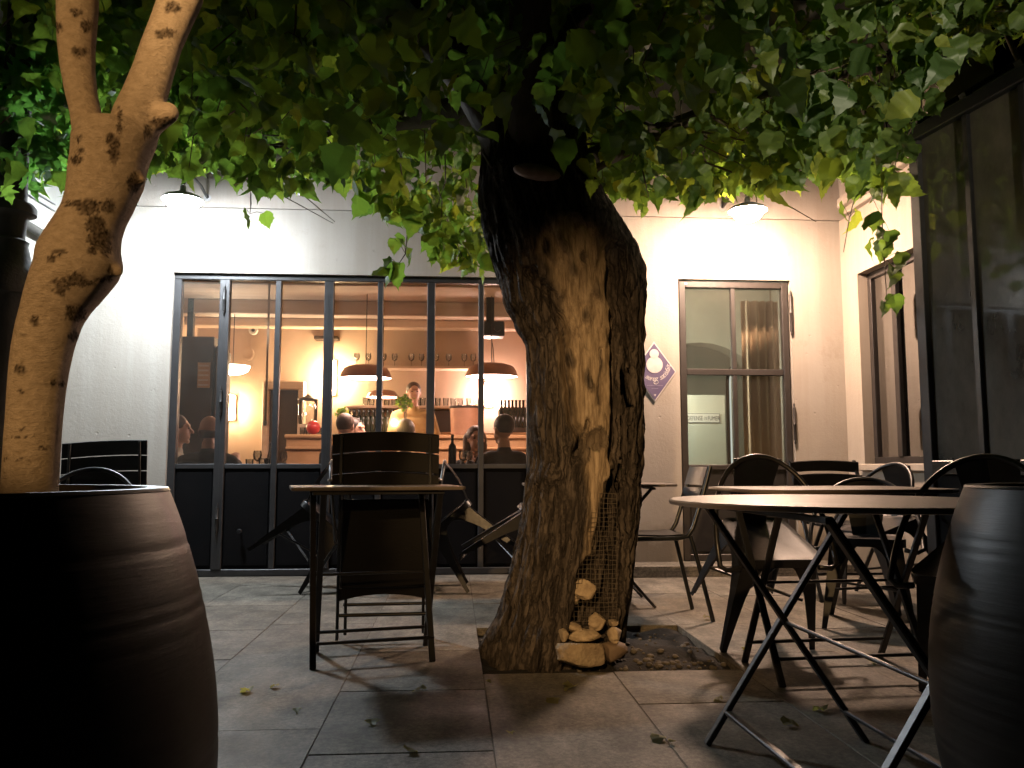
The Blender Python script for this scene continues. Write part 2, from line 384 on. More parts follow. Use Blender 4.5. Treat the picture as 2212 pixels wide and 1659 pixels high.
# ------------------------------------------------------------------ mesh helpers
_boxcache = {}
def bev_box(sx, sy, sz, b):
    key = (round(sx, 4), round(sy, 4), round(sz, 4), round(b, 4))
    if key not in _boxcache:
        bm = bmesh.new()
        bmesh.ops.create_cube(bm, size=1)
        for v in bm.verts: v.co = Vector((v.co.x * sx, v.co.y * sy, v.co.z * sz))
        if b > 0:
            bmesh.ops.bevel(bm, geom=bm.edges[:], offset=min(b, 0.45 * min(sx, sy, sz)), segments=1, affect='EDGES', profile=0.5)
        bm.verts.index_update()
        _boxcache[key] = ([v.co.copy() for v in bm.verts], [[v.index for v in f.verts] for f in bm.faces])
        bm.free()
    return _boxcache[key]
class MB:
    def __init__(self):
        self.v, self.f, self.m = [], [], []
    def add(self, vs, fs, mtx=None, mi=0):
        o = len(self.v)
        self.v += [tuple(mtx @ Vector(p)) if mtx else tuple(p) for p in vs]
        self.f += [[i + o for i in f] for f in fs]
        self.m += [mi] * len(fs)
        return self
    def box(self, x0, x1, y0, y1, z0, z1, b=0.0, mtx=None, mi=0):
        vs, fs = bev_box(abs(x1 - x0), abs(y1 - y0), abs(z1 - z0), b)
        t = Matrix.Translation(((x0 + x1) / 2, (y0 + y1) / 2, (z0 + z1) / 2))
        return self.add(vs, fs, mtx @ t if mtx else t, mi)
    def bar(self, p0, p1, w, h, b=0.002, up=(0, 0, 1), mi=0):
        """rectangular bar from p0 to p1, w across, h along 'up'"""
        p0, p1 = Vector(p0), Vector(p1)
        d = p1 - p0; L = d.length; d.normalize()
        u = Vector(up); u = (u - d * u.dot(d))
        if u.length < 1e-4:
            u = Vector((0, 1, 0)); u = u - d * u.dot(d)
        u.normalize(); s = d.cross(u)
        vs, fs = bev_box(w, L, h, b)
        m = Matrix((s, d, u)).transposed().to_4x4(); m.translation = (p0 + p1) / 2
        return self.add(vs, fs, m, mi)
    def loft(self, rings, cap=True, closed=True, mi=0):
        n = len(rings[0]); vs = [p for r in rings for p in r]; fs = []
        for i in range(len(rings) - 1):
            for j in range(n if closed else n - 1):
                k = (j + 1) % n
                fs.append([i * n + j, i * n + k, (i + 1) * n + k, (i + 1) * n + j])
        if cap and closed:
            fs.append(list(range(n))[::-1]); fs.append([(len(rings) - 1) * n + j for j in range(n)])
        return self.add(vs, fs, None, mi)
    def tube(self, pts, r, n=8, cap=True, mi=0):
        pts = [Vector(p) for p in pts]
        rs = r if isinstance(r, (list, tuple)) else [r] * len(pts)
        rings = []; prev = None
        for i, p in enumerate(pts):
            d = (pts[min(i + 1, len(pts) - 1)] - pts[max(i - 1, 0)]).normalized()
            if prev is None:
                a = Vector((0, 0, 1)) if abs(d.z) < 0.9 else Vector((1, 0, 0))
                u = (a - d * a.dot(d)).normalized()
            else:
                u = (prev - d * prev.dot(d)).normalized()
            prev = u; s = d.cross(u)
            rings.append([p + (u * math.cos(2 * math.pi * k / n) + s * math.sin(2 * math.pi * k / n)) * rs[i] for k in range(n)])
        return self.loft(rings, cap, mi=mi)
    def lathe(self, prof, n=24, c=(0, 0, 0), cap=True, mi=0, sx=1.0, sy=1.0):
        rings = [[Vector((c[0] + r * sx * math.cos(2 * math.pi * k / n), c[1] + r * sy * math.sin(2 * math.pi * k / n), c[2] + z)) for k in range(n)] for r, z in prof]
        return self.loft(rings, cap, mi=mi)
    def ball(self, c, rx, ry, rz, n=16, m=10, rot=None):
        rings = []
        for i in range(m + 1):
            a = math.pi * i / m
            rr = max(math.sin(a), 0.01)
            ring = []
            for k in range(n):
                t = 2 * math.pi * k / n
                p = Vector((rx * rr * math.cos(t), ry * rr * math.sin(t), -rz * math.cos(a)))
                if rot: p = rot @ p
                ring.append(p + Vector(c))
            rings.append(ring)
        return self.loft(rings, True)
    def capsule(self, p0, p1, r0, r1, n=14):
        p0, p1 = Vector(p0), Vector(p1); d = (p1 - p0).normalized()
        pts, rs = [], []
        for a in (80, 55, 28): pts.append(p0 - d * r0 * math.sin(R(a))); rs.append(r0 * math.cos(R(a)))
        pts.append(p0); rs.append(r0); pts.append(p1); rs.append(r1)
        for a in (28, 55, 80): pts.append(p1 + d * r1 * math.sin(R(a))); rs.append(r1 * math.cos(R(a)))
        return self.tube(pts, rs, n)
    def mesh(self, name, mats, smooth=None):
        me = bpy.data.meshes.new(name)
        me.from_pydata(self.v, [], self.f)
        mats = mats if isinstance(mats, (list, tuple)) else [mats]
        for k in mats: me.materials.append(M[k] if isinstance(k, str) else k)
        if any(self.m): me.polygons.foreach_set('material_index', self.m)
        me.update()
        if smooth is not None:
            me.polygons.foreach_set('use_smooth', [True] * len(me.polygons))
            if smooth < 179: me.set_sharp_from_angle(angle=R(smooth))
        return me
    def build(self, name, mats, parent=None, smooth=None, **kw):
        return link(name, self.mesh(name, mats, smooth), parent, **kw)
def link(name, me, parent=None, loc=None, rot=None, label=None, cat=None, group=None, kind=None):
    o = bpy.data.objects.new(name, me)
    col.objects.link(o)
    if parent is not None: o.parent = parent
    if loc is not None: o.location = loc
    if rot is not None: o.rotation_euler = rot
    tag(o, label, cat, group, kind)
    return o
def tag(o, label=None, cat=None, group=None, kind=None):
    if label: o['label'] = label
    if cat: o['category'] = cat
    if group: o['group'] = group
    if kind: o['kind'] = kind
    return o
def thing(name, loc, label, cat, group=None, rot=(0, 0, 0), kind=None):
    return link(name, None, None, loc, rot, label, cat, group, kind)
def copy_tree(o, parent=None):
    c = o.copy(); col.objects.link(c)
    if parent is not None: c.parent = parent
    for ch in list(o.children): copy_tree(ch, c)
    return c
def remesh(o, voxel, smooth_it=4):
    md = o.modifiers.new('r', 'REMESH'); md.mode = 'VOXEL'; md.voxel_size = voxel
    sm = o.modifiers.new('s', 'SMOOTH'); sm.iterations = smooth_it; sm.factor = 0.5
    dg = bpy.context.evaluated_depsgraph_get()
    me = bpy.data.meshes.new_from_object(o.evaluated_get(dg))
    mats = [m for m in o.data.materials]
    o.modifiers.clear()
    old = o.data; o.data = me
    bpy.data.meshes.remove(old)
    me.materials.clear()
    for m in mats: me.materials.append(m)
    me.polygons.foreach_set('use_smooth', [True] * len(me.polygons))
    return o
def text_geo(s, size=1.0, shear=0.0, align='CENTER'):
    cu = bpy.data.curves.new('t', 'FONT'); cu.body = s; cu.size = size; cu.shear = shear
    cu.align_x = align; cu.resolution_u = 3
    o = bpy.data.objects.new('t', cu); col.objects.link(o)
    dg = bpy.context.evaluated_depsgraph_get()
    me = bpy.data.meshes.new_from_object(o.evaluated_get(dg))
    vs = [v.co.copy() for v in me.vertices]; fs = [list(p.vertices) for p in me.polygons]
    bpy.data.objects.remove(o); bpy.data.curves.remove(cu); bpy.data.meshes.remove(me)
    return vs, fs
def lerp(a, b, t): return a + (b - a) * t
def table_lookup(tab, y):
    if y <= tab[0][0]: return tab[0][1:]
    for a, b in zip(tab, tab[1:]):
        if y <= b[0]:
            t = (y - a[0]) / (b[0] - a[0]); t = t * t * (3 - 2 * t) * 0.35 + t * 0.65
            return tuple(lerp(p, q, t) for p, q in zip(a[1:], b[1:]))
    return tab[-1][1:]
def seg_dist(p, a, b):
    ax, ay = a; bx, by = b; dx, dy = bx - ax, by - ay
    t = max(0, min(1, ((p[0] - ax) * dx + (p[1] - ay) * dy) / (dx * dx + dy * dy + 1e-9)))
    return math.hypot(p[0] - ax - dx * t, p[1] - ay - dy * t)
def line_dist(p, pts): return min(seg_dist(p, a, b) for a, b in zip(pts, pts[1:]))
def in_poly(p, poly):
    x, y = p; c = False
    for (x0, y0), (x1, y1) in zip(poly, poly[1:] + poly[:1]):
        if (y0 > y) != (y1 > y) and x < (x1 - x0) * (y - y0) / (y1 - y0) + x0: c = not c
    return c
def poly_mask(p, poly, soft):
    d = line_dist(p, poly + poly[:1])
    return min(1, 0.5 + 0.5 * d / soft) if in_poly(p, poly) else max(0, 0.5 - 0.5 * d / soft)

FY = 6.30                 # the front of the cafe
RX = 3.06                 # the side wall
LX = -2.86                # the old wall opposite
PIT = (0.12, 1.14, 3.33, 4.26)

# ================================================================== GROUND
ground = thing('ground', (0, 0, 0), None, None, kind='structure')
m = MB()
for (x0, x1, y0, y1) in ((-9, PIT[0], -8, 7), (PIT[1], 9, -8, 7), (PIT[0], PIT[1], -8, PIT[2]), (PIT[0], PIT[1], PIT[3], 7)):
    m.add([(x0, y0, -0.0028), (x1, y0, -0.0028), (x1, y1, -0.0028), (x0, y1, -0.0028)], [[0, 1, 2, 3]])
m.build('bedding', 'mortar', ground)
rng = random.Random(3)
xs = [0.12 + 0.52 * k - 0.0 for k in range(-7, 8)]
xs = [(-0.40 - 0.52 * k) for k in range(6, 0, -1)] + [-0.40, 0.12, 0.63, 1.14] + [1.14 + 0.52 * k for k in range(1, 6)]
def slab(x0, x1, y0, y1):
    g = 0.0018
    mb = MB(); mb.box(x0 + g - (x0 + x1) / 2, x1 - g - (x0 + x1) / 2, y0 + g - (y0 + y1) / 2, y1 - g - (y0 + y1) / 2, -0.045, 0, 0.0012)
    mb.build('paving_slab', 'slab', ground, loc=((x0 + x1) / 2, (y0 + y1) / 2, rng.uniform(-0.002, 0.001)), rot=(R(rng.uniform(-0.12, 0.12)), R(rng.uniform(-0.12, 0.12)), 0))
for x0, x1 in zip(xs, xs[1:]):
    ycuts = []
    spans = [(0.2, FY)]
    if x0 > 0.1 and x1 < 1.15: spans = [(0.2, PIT[2]), (PIT[3], FY)]
    for a, b in spans:
        y = a
        first = a - rng.uniform(0, 0.6)
        y = first
        while y < b - 0.02:
            L = rng.uniform(0.62, 1.15)
            e = y + L
            if b - e < 0.3: e = b
            slab(x0, x1, max(y, a), e)
            y = e
# tree pit: soil and gravel, pebbles that cannot be counted
m = MB(); n = 26; vs = []; fs = []
for i in range(n + 1):
    for j in range(n + 1):
        x = lerp(PIT[0] + 0.0, PIT[1] - 0.0, i / n); y = lerp(PIT[2], PIT[3], j / n)
        vs.append((x, y, -0.03 + 0.028 * noise.noise((x * 7, y * 7, 0)) + 0.03 * (1 - min(1, math.hypot(x - 0.62, y - 3.85) / 0.5))))
for i in range(n):
    for j in range(n):
        a = i * (n + 1) + j; fs.append([a, a + n + 1, a + n + 2, a + 1])
m.add(vs, fs); m.build('tree_pit_soil', 'soil', smooth=180, kind='structure')
m = MB(); rng = random.Random(5)
for k in range(260):
    x = rng.uniform(PIT[0] + 0.02, PIT[1] - 0.02); y = rng.uniform(PIT[2] + 0.02, PIT[3] - 0.03)
    if rng.random() < 0.35: x = rng.gauss(0.86, 0.12); y = rng.gauss(3.50, 0.07)
    if not (PIT[0] < x < PIT[1] and PIT[2] < y < PIT[3]): continue
    r = rng.uniform(0.004, 0.014) * rng.choice((0.6, 0.8, 1, 1.3))
    z = -0.03 + 0.028 * noise.noise((x * 7, y * 7, 0)) + 0.03 * (1 - min(1, math.hypot(x - 0.62, y - 3.85) / 0.5))
    m.ball((x, y, z + r * 0.3), r * rng.uniform(0.8, 1.4), r * rng.uniform(0.8, 1.4), r * 0.7, 6, 4)
m.build('gravel', 'pebble', smooth=180, kind='stuff')

# ================================================================== CAFE BUILDING
cafe = thing('cafe_building', (0, FY, 0), 'pale plastered cafe front with a long steel framed window wall and a glazed door', 'building')
WX0, WX1, WZ0, WZ1 = -2.105, 1.02, 0.82, 2.252       # window wall
DX0, DX1, DZ1 = 1.742, 2.640, 2.262                   # door
UP = 2.750
T = 0.26
m = MB()
m.box(LX - 0.3, WX0, 0, T, -0.05, UP)
m.box(WX0, WX1, 0, T, WZ1, UP)
m.box(WX1, DX0, 0, T, -0.05, UP)
m.box(DX0, DX1, 0, T, DZ1, UP)
m.box(DX1, RX + 0.3, 0, T, -0.05, UP)
m.build('wall', 'plaster', cafe)
m = MB(); m.box(LX - 0.3, RX + 0.3, 0.004, T, UP + 0.010, 4.6); m.box(LX - 0.3, RX + 0.3, 0.03, T, UP, UP + 0.010)
m.build('upper_wall', 'plaster_up', cafe)
m = MB(); m.box(1.18, RX, -0.24, 0.0, -0.02, 0.085, 0.008)
m.build('doorstep', 'slab', cafe)

# window wall: outer frame > mullions, panes, kick panels
m = MB()
m.box(WX0, WX1, 0.03, 0.09, WZ1 - 0.045, WZ1 - 0.002, 0.004)
m.box(WX0, WX0 + 0.055, 0.03, 0.09, 0.0, WZ1 - 0.045, 0.004)
m.box(WX1 - 0.055, WX1, 0.03, 0.09, 0.0, WZ1 - 0.045, 0.004)
m.box(WX0 + 0.055, WX1 - 0.055, 0.032, 0.088, 0.0, 0.05, 0.004)
win = m.build('window', 'steel', cafe)
mull = [(-1.731, 0.075, 1), (-1.334, 0.042, 0), (-0.953, 0.070, 1), (-0.565, 0.042, 0), (-0.178, 0.060, 1), (0.206, 0.042, 0), (0.590, 0.070, 1)]
edges = [WX0 + 0.055]
for x, w, big in mull:
    m = MB(); m.box(x - w / 2, x + w / 2, 0.026 if big else 0.034, 0.086, 0.05, WZ1 - 0.045, 0.004)
    if big and w > 0.068: m.box(x - 0.003, x + 0.003, 0.0245, 0.03, 0.05, WZ1 - 0.05)
    m.build('mullion', 'steel', win)
    edges += [x - w / 2, x + w / 2]
edges.append(WX1 - 0.055)
for a, b in zip(edges[0::2], edges[1::2]):
    m = MB(); m.box(a, b, 0.035, 0.085, WZ0 - 0.035, WZ0, 0.003); m.build('sill_rail', 'steel', win)
    m = MB(); m.box(a, b, 0.055, 0.061, WZ0, WZ1 - 0.045); m.build('pane', 'glass', win)
    m = MB(); m.box(a, b, 0.050, 0.070, 0.05, WZ0 - 0.035)
    m.box(a + 0.012, b - 0.012, 0.044, 0.050, 0.075, WZ0 - 0.06, 0.003); m.build('kick_panel', 'panel', win)
def hinge(x, z, y, L, parent, mat):
    mb = MB(); mb.lathe([(0.003, -L / 2 - 0.03), (0.008, -L / 2 - 0.018), (0.006, -L / 2), (0.012, -L / 2 + 0.004), (0.012, -0.002), (0.0135, 0), (0.012, 0.002), (0.012, L / 2 - 0.004), (0.006, L / 2), (0.008, L / 2 + 0.018), (0.003, L / 2 + 0.03)], 12, (x, y, z))
    mb.build('hinge', mat, parent, smooth=40)
for z in (2.05, 1.28, 0.42): hinge(-1.731, z, 0.016, 0.17, win, 'bracket')
m = MB(); p = onY(519, 1147, FY + 0.03)
m.lathe([(0.006, 0.0), (0.006, 0.03), (0.017, 0.032), (0.019, 0.045), (0.012, 0.055)], 14)
kn = m.build('door_knob', 'gun', win, smooth=40, loc=(p.x, 0.045, p.z), rot=(R(90), 0, 0))

# glazed door on the right
m = MB()
fw = 0.05
m.box(DX0 + 0.012, DX0 + fw + 0.012, 0.02, 0.075, 0.085, DZ1 - 0.012, 0.004)
m.box(DX1 - fw - 0.012, DX1 - 0.012, 0.02, 0.075, 0.085, DZ1 - 0.012, 0.004)
m.box(DX0 + fw + 0.012, DX1 - fw - 0.012, 0.022, 0.073, DZ1 - 0.012 - fw, DZ1 - 0.012, 0.004)
m.box(DX0 + fw + 0.012, DX1 - fw - 0.012, 0.022, 0.073, 0.085, 0.135, 0.004)
door = m.build('door', 'steel_door', cafe)
ix0, ix1 = DX0 + fw + 0.012, DX1 - fw - 0.012
mx_ = (ix0 + ix1) / 2 - 0.005; mz = onY(1590, 803, FY).z
m = MB(); m.box(ix0, ix1, 0.026, 0.070, mz - 0.024, mz + 0.024, 0.004); m.build('transom', 'steel_door', door)
m = MB(); m.box(ix0, ix1, 0.026, 0.070, 0.775, 0.815, 0.004); m.build('lock_rail', 'steel_door', door)
for z0, z1 in ((0.815, mz - 0.024), (mz + 0.024, DZ1 - 0.012 - fw)):
    m = MB(); m.box(mx_ - 0.018, mx_ + 0.018, 0.028, 0.068, z0, z1, 0.004); m.build('mullion', 'steel_door', door)
    for a, b in ((ix0, mx_ - 0.018), (mx_ + 0.018, ix1)):
        m = MB(); m.box(a, b, 0.045, 0.051, z0, z1); m.build('pane', 'glass_door', door)
m = MB(); m.box(ix0, ix1, 0.045, 0.065, 0.135, 0.775); m.box(ix0 + 0.015, ix1 - 0.015, 0.039, 0.045, 0.155, 0.755, 0.003); m.build('kick_panel', 'panel_door', door)
for z in (2.0, 1.13): hinge(DX1 - 0.004, z, -0.012, 0.30 if z > 1.5 else 0.26, door, 'steel_door')
p = onY(1480, 611, FY); m = MB(); m.box(p.x - 0.022, p.x + 0.022, 0.0205, 0.022, p.z - 0.006, p.z + 0.006); m.build('sticker', 'enamel', door)

# ---- bar room behind the window
BY = 10.1
m = MB()
m.box(LX - 0.2, 1.30, BY - FY, BY - FY + 0.15, 0, 2.5)
m.box(LX - 0.35, LX - 0.2, T, BY - FY, 0, 2.5)
m.box(1.30, 1.40, T, BY - FY, 0, 2.6)
m.build('room_wall', 'room_wall', cafe)
m = MB(); m.box(LX - 0.2, 1.30, T, BY - FY, 2.5, 2.6); m.build('room_ceiling', 'room_beam', cafe)
for y, h in ((1.25, 0.06), (2.25, 0.15), (3.3, 0.10)):
    m = MB(); m.box(LX - 0.2, 1.30, y, y + 0.2, 2.5 - h, 2.5, 0.01); m.build('ceiling_beam', 'room_beam', cafe)
m = MB(); m.box(LX - 0.2, 1.30, 0.10, BY - FY, -0.05, 0.0); m.build('room_floor', 'room_floor', cafe)
# ---- lobby behind the door
m = MB()
m.box(1.40, RX + 0.3, 3.0, 3.15, 0, 2.6)
m.box(RX + 0.1, RX + 0.3, T, 3.0, 0, 2.6)
m.build('lobby_wall', 'vest_wall', cafe)
m = MB(); m.box(1.40, RX + 0.1, T, 3.0, 2.6, 2.7); m.build('lobby_ceiling', 'vest_wall', cafe)
m = MB(); m.box(1.40, RX + 0.1, 0.1, 3.0, -0.05, 0.02); m.build('lobby_floor', 'room_floor', cafe)
# arch across the lobby
m = MB(); n = 18; ac = Vector((2.42, 1.75)); r0, r1 = 0.72, 0.86
inner = [(ac.x - r0, 0.02)] + [(ac.x - r0 * math.cos(math.pi * k / n), 1.30 + r0 * math.sin(math.pi * k / n)) for k in range(n + 1)] + [(ac.x + r0, 0.02)]
outer = [(1.42, 0.02)] + [(lerp(1.42, RX + 0.08, k / n), 2.58) for k in range(n + 1)] + [(RX + 0.08, 0.02)]
vs = []; fs = []
for (a, b), (c, d) in zip(inner, outer):
    for yy in (1.7, 1.95): vs += [(a, yy, b), (c, yy, d)]
for k in range(len(inner) - 1):
    a = k * 4; b = a + 4
    fs += [[a, b, b + 1, a + 1], [a + 2, a + 3, b + 3, b + 2], [a, a + 2, b + 2, b], [a + 1, b + 1, b + 3, a + 3]]
m.add(vs, fs); m.build('lobby_arch', 'vest_wall', cafe)

# ================================================================== WALL LAMPS
def wall_lamp(px, py, c, strength, label):
    p = onY(px, py, FY - 0.55)
    t = thing('wall_lamp', (p.x, FY, p.z), label, 'lamp', 'enamel lamps on the cafe wall')
    L = -0.55
    m = MB(); m.tube([(0, 0, 0.20), (0, -0.06, 0.21), (0, -0.16, 0.235), (0, -0.38, 0.235), (0, -0.50, 0.18), (0, L, 0.105)], 0.011, 10); m.build('arm', 'bracket', t, smooth=60)
    m = MB(); m.lathe([(0.028, 0), (0.028, -0.012), (0.015, -0.02)], 16); m.build('wall_plate', 'shade_out', t, smooth=40, loc=(0, -0.0005, 0.20), rot=(R(-90), 0, 0)).rotation_euler = (R(90), 0, 0)
    m = MB(); m.lathe([(0.018, 0.105), (0.022, 0.060), (0.035, 0.050), (0.09, 0.036), (0.122, 0.022), (0.136, 0.004), (0.138, -0.004), (0.135, -0.004)], 32, (0, L, 0), cap=False); sh = m.build('shade', 'shade_out', t, smooth=60)
    m = MB(); m.lathe([(0.010, 0.050), (0.033, 0.046), (0.088, 0.032), (0.119, 0.018), (0.132, 0.003), (0.135, -0.004)], 32, (0, L, 0), cap=False); m.build('shade_lining', 'shade_white', sh, smooth=60)
    m = MB(); m.lathe([(0.004, -0.085), (0.045, -0.078), (0.085, -0.056), (0.108, -0.025), (0.115, 0.004), (0.108, 0.020), (0.05, 0.032)], 28, (0, L, 0)); m.build('bulb', emit('bulb_light_' + str(int(px)), c, strength), t, smooth=180)
    return t
wall_lamp(395, 432, (0.84, 0.92, 1.0), WALL_LAMP_COOL, 'lit lamp with cool white bulb on gooseneck above the long window')
wall_lamp(1615, 455, (1.0, 0.67, 0.48), WALL_LAMP_WARM, 'lit lamp with warm white bulb on gooseneck above the glazed door')

# ================================================================== SIDE BUILDING (right hand wall)
side = thing('side_building', (RX, FY, 0), 'cream rendered wing at right angles to the cafe with metal window and balcony grille', 'building')
y_a = onX(1856, 700, RX).y - FY; y_b = 4.98 - FY
wz0, wz1 = 0.82, onX(1856, 590, RX).z
m = MB(); TH = 0.35
m.box(0, TH, -1.45, y_b, -0.05, UP)
m.box(0, TH, y_a, -0.0, -0.05, UP)
m.box(0, TH, y_b, y_a, -0.05, wz0)
m.box(0, TH, y_b, y_a, wz1, UP)
m.build('wall', 'plaster_side', side)
m = MB(); m.box(0.01, TH, -1.45, 0, UP + 0.12, 4.6); m.build('upper_wall', 'plaster_up', side)
m = MB(); m.box(-0.05, TH, -1.45, -0.18, UP, UP + 0.05, 0.006); m.box(-0.10, TH, -1.45, -0.18, UP + 0.05, UP + 0.12, 0.006); m.build('ledge', 'plaster_side', side)
m = MB(); m.box(-0.04, 0.20, y_b - 0.04, y_a + 0.04, wz0 - 0.05, wz0, 0.006); m.build('sill', 'plaster_side', side)
m = MB(); gx = 0.075
m.box(gx, gx + 0.05, y_b, y_a, wz1 - 0.05, wz1, 0.003); m.box(gx, gx + 0.05, y_b, y_a, wz0, wz0 + 0.05, 0.003)
for y in (y_a - 0.05, y_b): m.box(gx, gx + 0.05, y, y + 0.05, wz0 + 0.05, wz1 - 0.05, 0.003)
sw = m.build('window', 'steel_door', side)
ys = [y_b + 0.05, lerp(y_b, y_a, 0.30), lerp(y_b, y_a, 0.64), y_a - 0.05]
for y in ys[1:3]:
    m = MB(); m.box(gx - 0.01, gx + 0.05, y - 0.03, y + 0.03, wz0 + 0.05, wz1 - 0.05, 0.003); m.build('mullion', 'steel_door', sw)
for a, b in zip(ys, ys[1:]):
    m = MB(); m.box(gx + 0.02, gx + 0.026, a + 0.031, b - 0.031, wz0 + 0.051, wz1 - 0.051); m.build('pane', 'glass_side', sw)
m = MB(); m.box(TH + 0.25, TH + 0.3, y_b - 0.3, y_a + 0.3, 0.5, 2.6); m.build('room_blind', 'vest_wall', side)
# grille over an upper opening
m = MB(); m.box(0.002, 0.01, -1.20, -0.62, UP + 0.16, 3.75); m.build('upper_opening', 'void', side)
gr = MB(); gr.box(-0.075, -0.05, -1.22, -0.50, UP + 0.18, UP + 0.205); gr.box(-0.075, -0.05, -1.22, -0.50, 3.60, 3.63)
gro = gr.build('balcony_rail', 'steel_door', side)
for k in range(8):
    y = -0.52 - 0.09 * k
    m = MB(); m.box(-0.069, -0.055, y - 0.007, y + 0.007, UP + 0.205, 3.60); m.build('balcony_bar', 'steel_door', gro)

# ================================================================== GLASS CONSERVATORY
ch = R(-8.6)
cd = Vector((-math.sin(-ch) * 0 + math.sin(ch), math.cos(ch), 0))        # along the glass, away from the viewer
c0 = Vector((2.44, 4.20, 0))
cons = thing('glass_conservatory', c0, 'dark steel framed glass conservatory with sloping roof beside the cream wing', 'conservatory', rot=(0, 0, -ch))
# local: y runs along the wall (negative = towards viewer), x outwards into the structure
EZ = onY(1990, 290, 4.2).z
def cb(name, x0, x1, y0, y1, z0, z1, mat='black', par=cons, b=0.004):
    q = MB(); q.box(x0, x1, y0, y1, z0, z1, b); return q.build(name, mat, par)
cb('post', 0, 0.07, -0.07, 0, 0, EZ - 0.06, 'steel')
cb('eaves_beam', -0.015, 0.085, -3.6, 0.015, EZ - 0.06, EZ + 0.01, 'black')
cb('sill_beam', -0.006, 0.076, -3.6, -0.0701, 0.76, 0.83, 'black')
pk = [-0.07 - 0.345 * k for k in range(11)]
for a, b in zip(pk, pk[1:]):
    cb('glazing_bar', 0.008, 0.055, b, b + 0.038, 0.83, EZ - 0.06, 'gun')
    cb('pane', 0.028, 0.034, b + 0.038, a, 0.83, EZ - 0.06, 'glass_hazy', b=0)
    cb('lower_panel', 0.02, 0.04, b, a, 0.0, 0.76, 'panel', b=0)
# gable towards the cafe
cb('pane', 0.09, 0.75, -0.03, -0.024, 0.83, EZ - 0.06, 'glass_dark', b=0)
cb('lower_panel', 0.07, 0.75, -0.04, -0.02, 0.0, 0.83, 'panel', b=0)
# roof bars rising away from the eaves, roof panes between
slope = 0.62
for k in range(11):
    y = -0.035 - 0.345 * k
    q = MB(); q.bar((0.03, y, EZ + 0.03), (1.5, y, EZ + 0.03 + 1.47 * slope), 0.045, 0.06); q.build('rafter', 'black', cons)
    if k < 10:
        q = MB(); q.bar((0.06, y - 0.1725, EZ + 0.055), (1.5, y - 0.1725, EZ + 0.055 + 1.44 * slope), 0.29, 0.006, 0.0); q.build('roof_pane', 'glass_roof', cons)
cb('room_back', 1.55, 1.6, -3.6, 0.0, 0, EZ + 1.0, 'void', b=0)
cb('room_floor', 0.09, 1.55, -3.6, -0.05, 0.0, 0.01, 'void', b=0)

# ================================================================== OLD WALL AND PILLAR (left)
lw = MB(); lw.box(LX - 0.3, LX, -3.0, FY, -0.05, 4.6)
lo = lw.build('courtyard_wall', 'old_wall', label='weathered pale wall closing the courtyard behind the dark stone pillar', cat='wall')
m = MB()
for k, z in enumerate((2.62, 2.66)): m.tube([(LX + 0.012, y, z + 0.01 * math.sin(y * 3 + k)) for y in [x * 0.3 for x in range(9, 21)]], 0.006, 6)
m.build('cable', 'cable', label='pair of thin grey cables clipped along the weathered pale wall', cat='cable', smooth=180)
a = onX(20, 462, LX + 0.06); b = onX(140, 535, LX + 0.06)
m = MB(); m.tube([a + (a - b) * 0.6, a, b, b + (b - a) * 0.3], 0.028, 10); m.build('drain_pipe', 'pillar', label='dark grey pipe running along the weathered pale wall', cat='pipe', smooth=60)
py = 4.25
pc = onY(8, 700, py)
prof_px = [(330, 26), (436, 28), (440, 40), (448, 46), (462, 46), (466, 34), (474, 30), (516, 28), (522, 36), (530, 34), (545, 38), (565, 42), (585, 52), (603, 66), (640, 66), (646, 58), (700, 44), (820, 36), (960, 36), (975, 44), (1000, 44)]
sc = 1 / 1800 * 4.6
t = thing('stone_pillar', (pc.x, py, 0), 'dark turned stone pillar with moulded capital against the weathered wall', 'pillar')
prof = [(max(0.02, w * sc), onY(8, y, py).z) for y, w in prof_px]
prof = [(prof[0][0], 3.4)] + prof + [(prof[-1][0], 0.70)]
m = MB(); m.lathe([p for p in prof][::-1], 28); m.build('shaft', 'pillar', t, smooth=45)
m = MB(); m.box(-0.17, 0.17, -0.17, 0.17, 0, 0.08, 0.01); m.box(-0.14, 0.14, -0.14, 0.14, 0.08, 0.70, 0.01); m.build('pedestal', 'pillar', t)

# ================================================================== OLD TREE (centre)
TY = 3.76
tree_tab = [(300, 1046, 1262), (350, 1042, 1266), (380, 1037, 1275), (420, 1036, 1300), (460, 1040, 1325), (500, 1046, 1350), (550, 1060, 1378), (585, 1069, 1389), (620, 1083, 1391), (660, 1092, 1389), (700, 1112, 1388), (750, 1136, 1387), (800, 1143, 1385), (900, 1142, 1388), (1000, 1147, 1386), (1050, 1136, 1380), (1100, 1130, 1378), (1150, 1124, 1374), (1200, 1110, 1368), (1250, 1097, 1362), (1300, 1084, 1356), (1350, 1062, 1350), (1400, 1042, 1346), (1430, 1030, 1342), (1465, 1018, 1345)]
def c8(x, y): return ((1800 + x * .663) / 1.8516, (600 + y * .663) / 1.8516)
def c4(x, y): return ((1700 + x * .7233) / 1.8516, (1700 + y * .7233) / 1.8516)
scar = [c8(580, 560), c8(640, 515), c8(760, 500), c8(830, 570), c8(850, 690), c8(930, 640), c8(955, 740), c8(948, 950), c8(972, 1120), c8(966, 1400), c4(1028, 20), c4(1030, 180), c4(1000, 250), c4(965, 330), c4(932, 470), c4(912, 600), c4(905, 690), c4(870, 738), c4(830, 715), c4(850, 560), c4(862, 420), c4(838, 280), c4(825, 110), c4(790, 0), c8(672, 1480), c8(652, 1300), c8(640, 1140), c8(660, 1010), c8(600, 820), c8(520, 700), c8(540, 600)]
crev_l = [c8(440, 800), c8(480, 860), c8(560, 930), c8(610, 1060), c8(630, 1140), c8(640, 1300), c8(670, 1480), c8(690, 1659), c4(815, 90), c4(800, 170)]
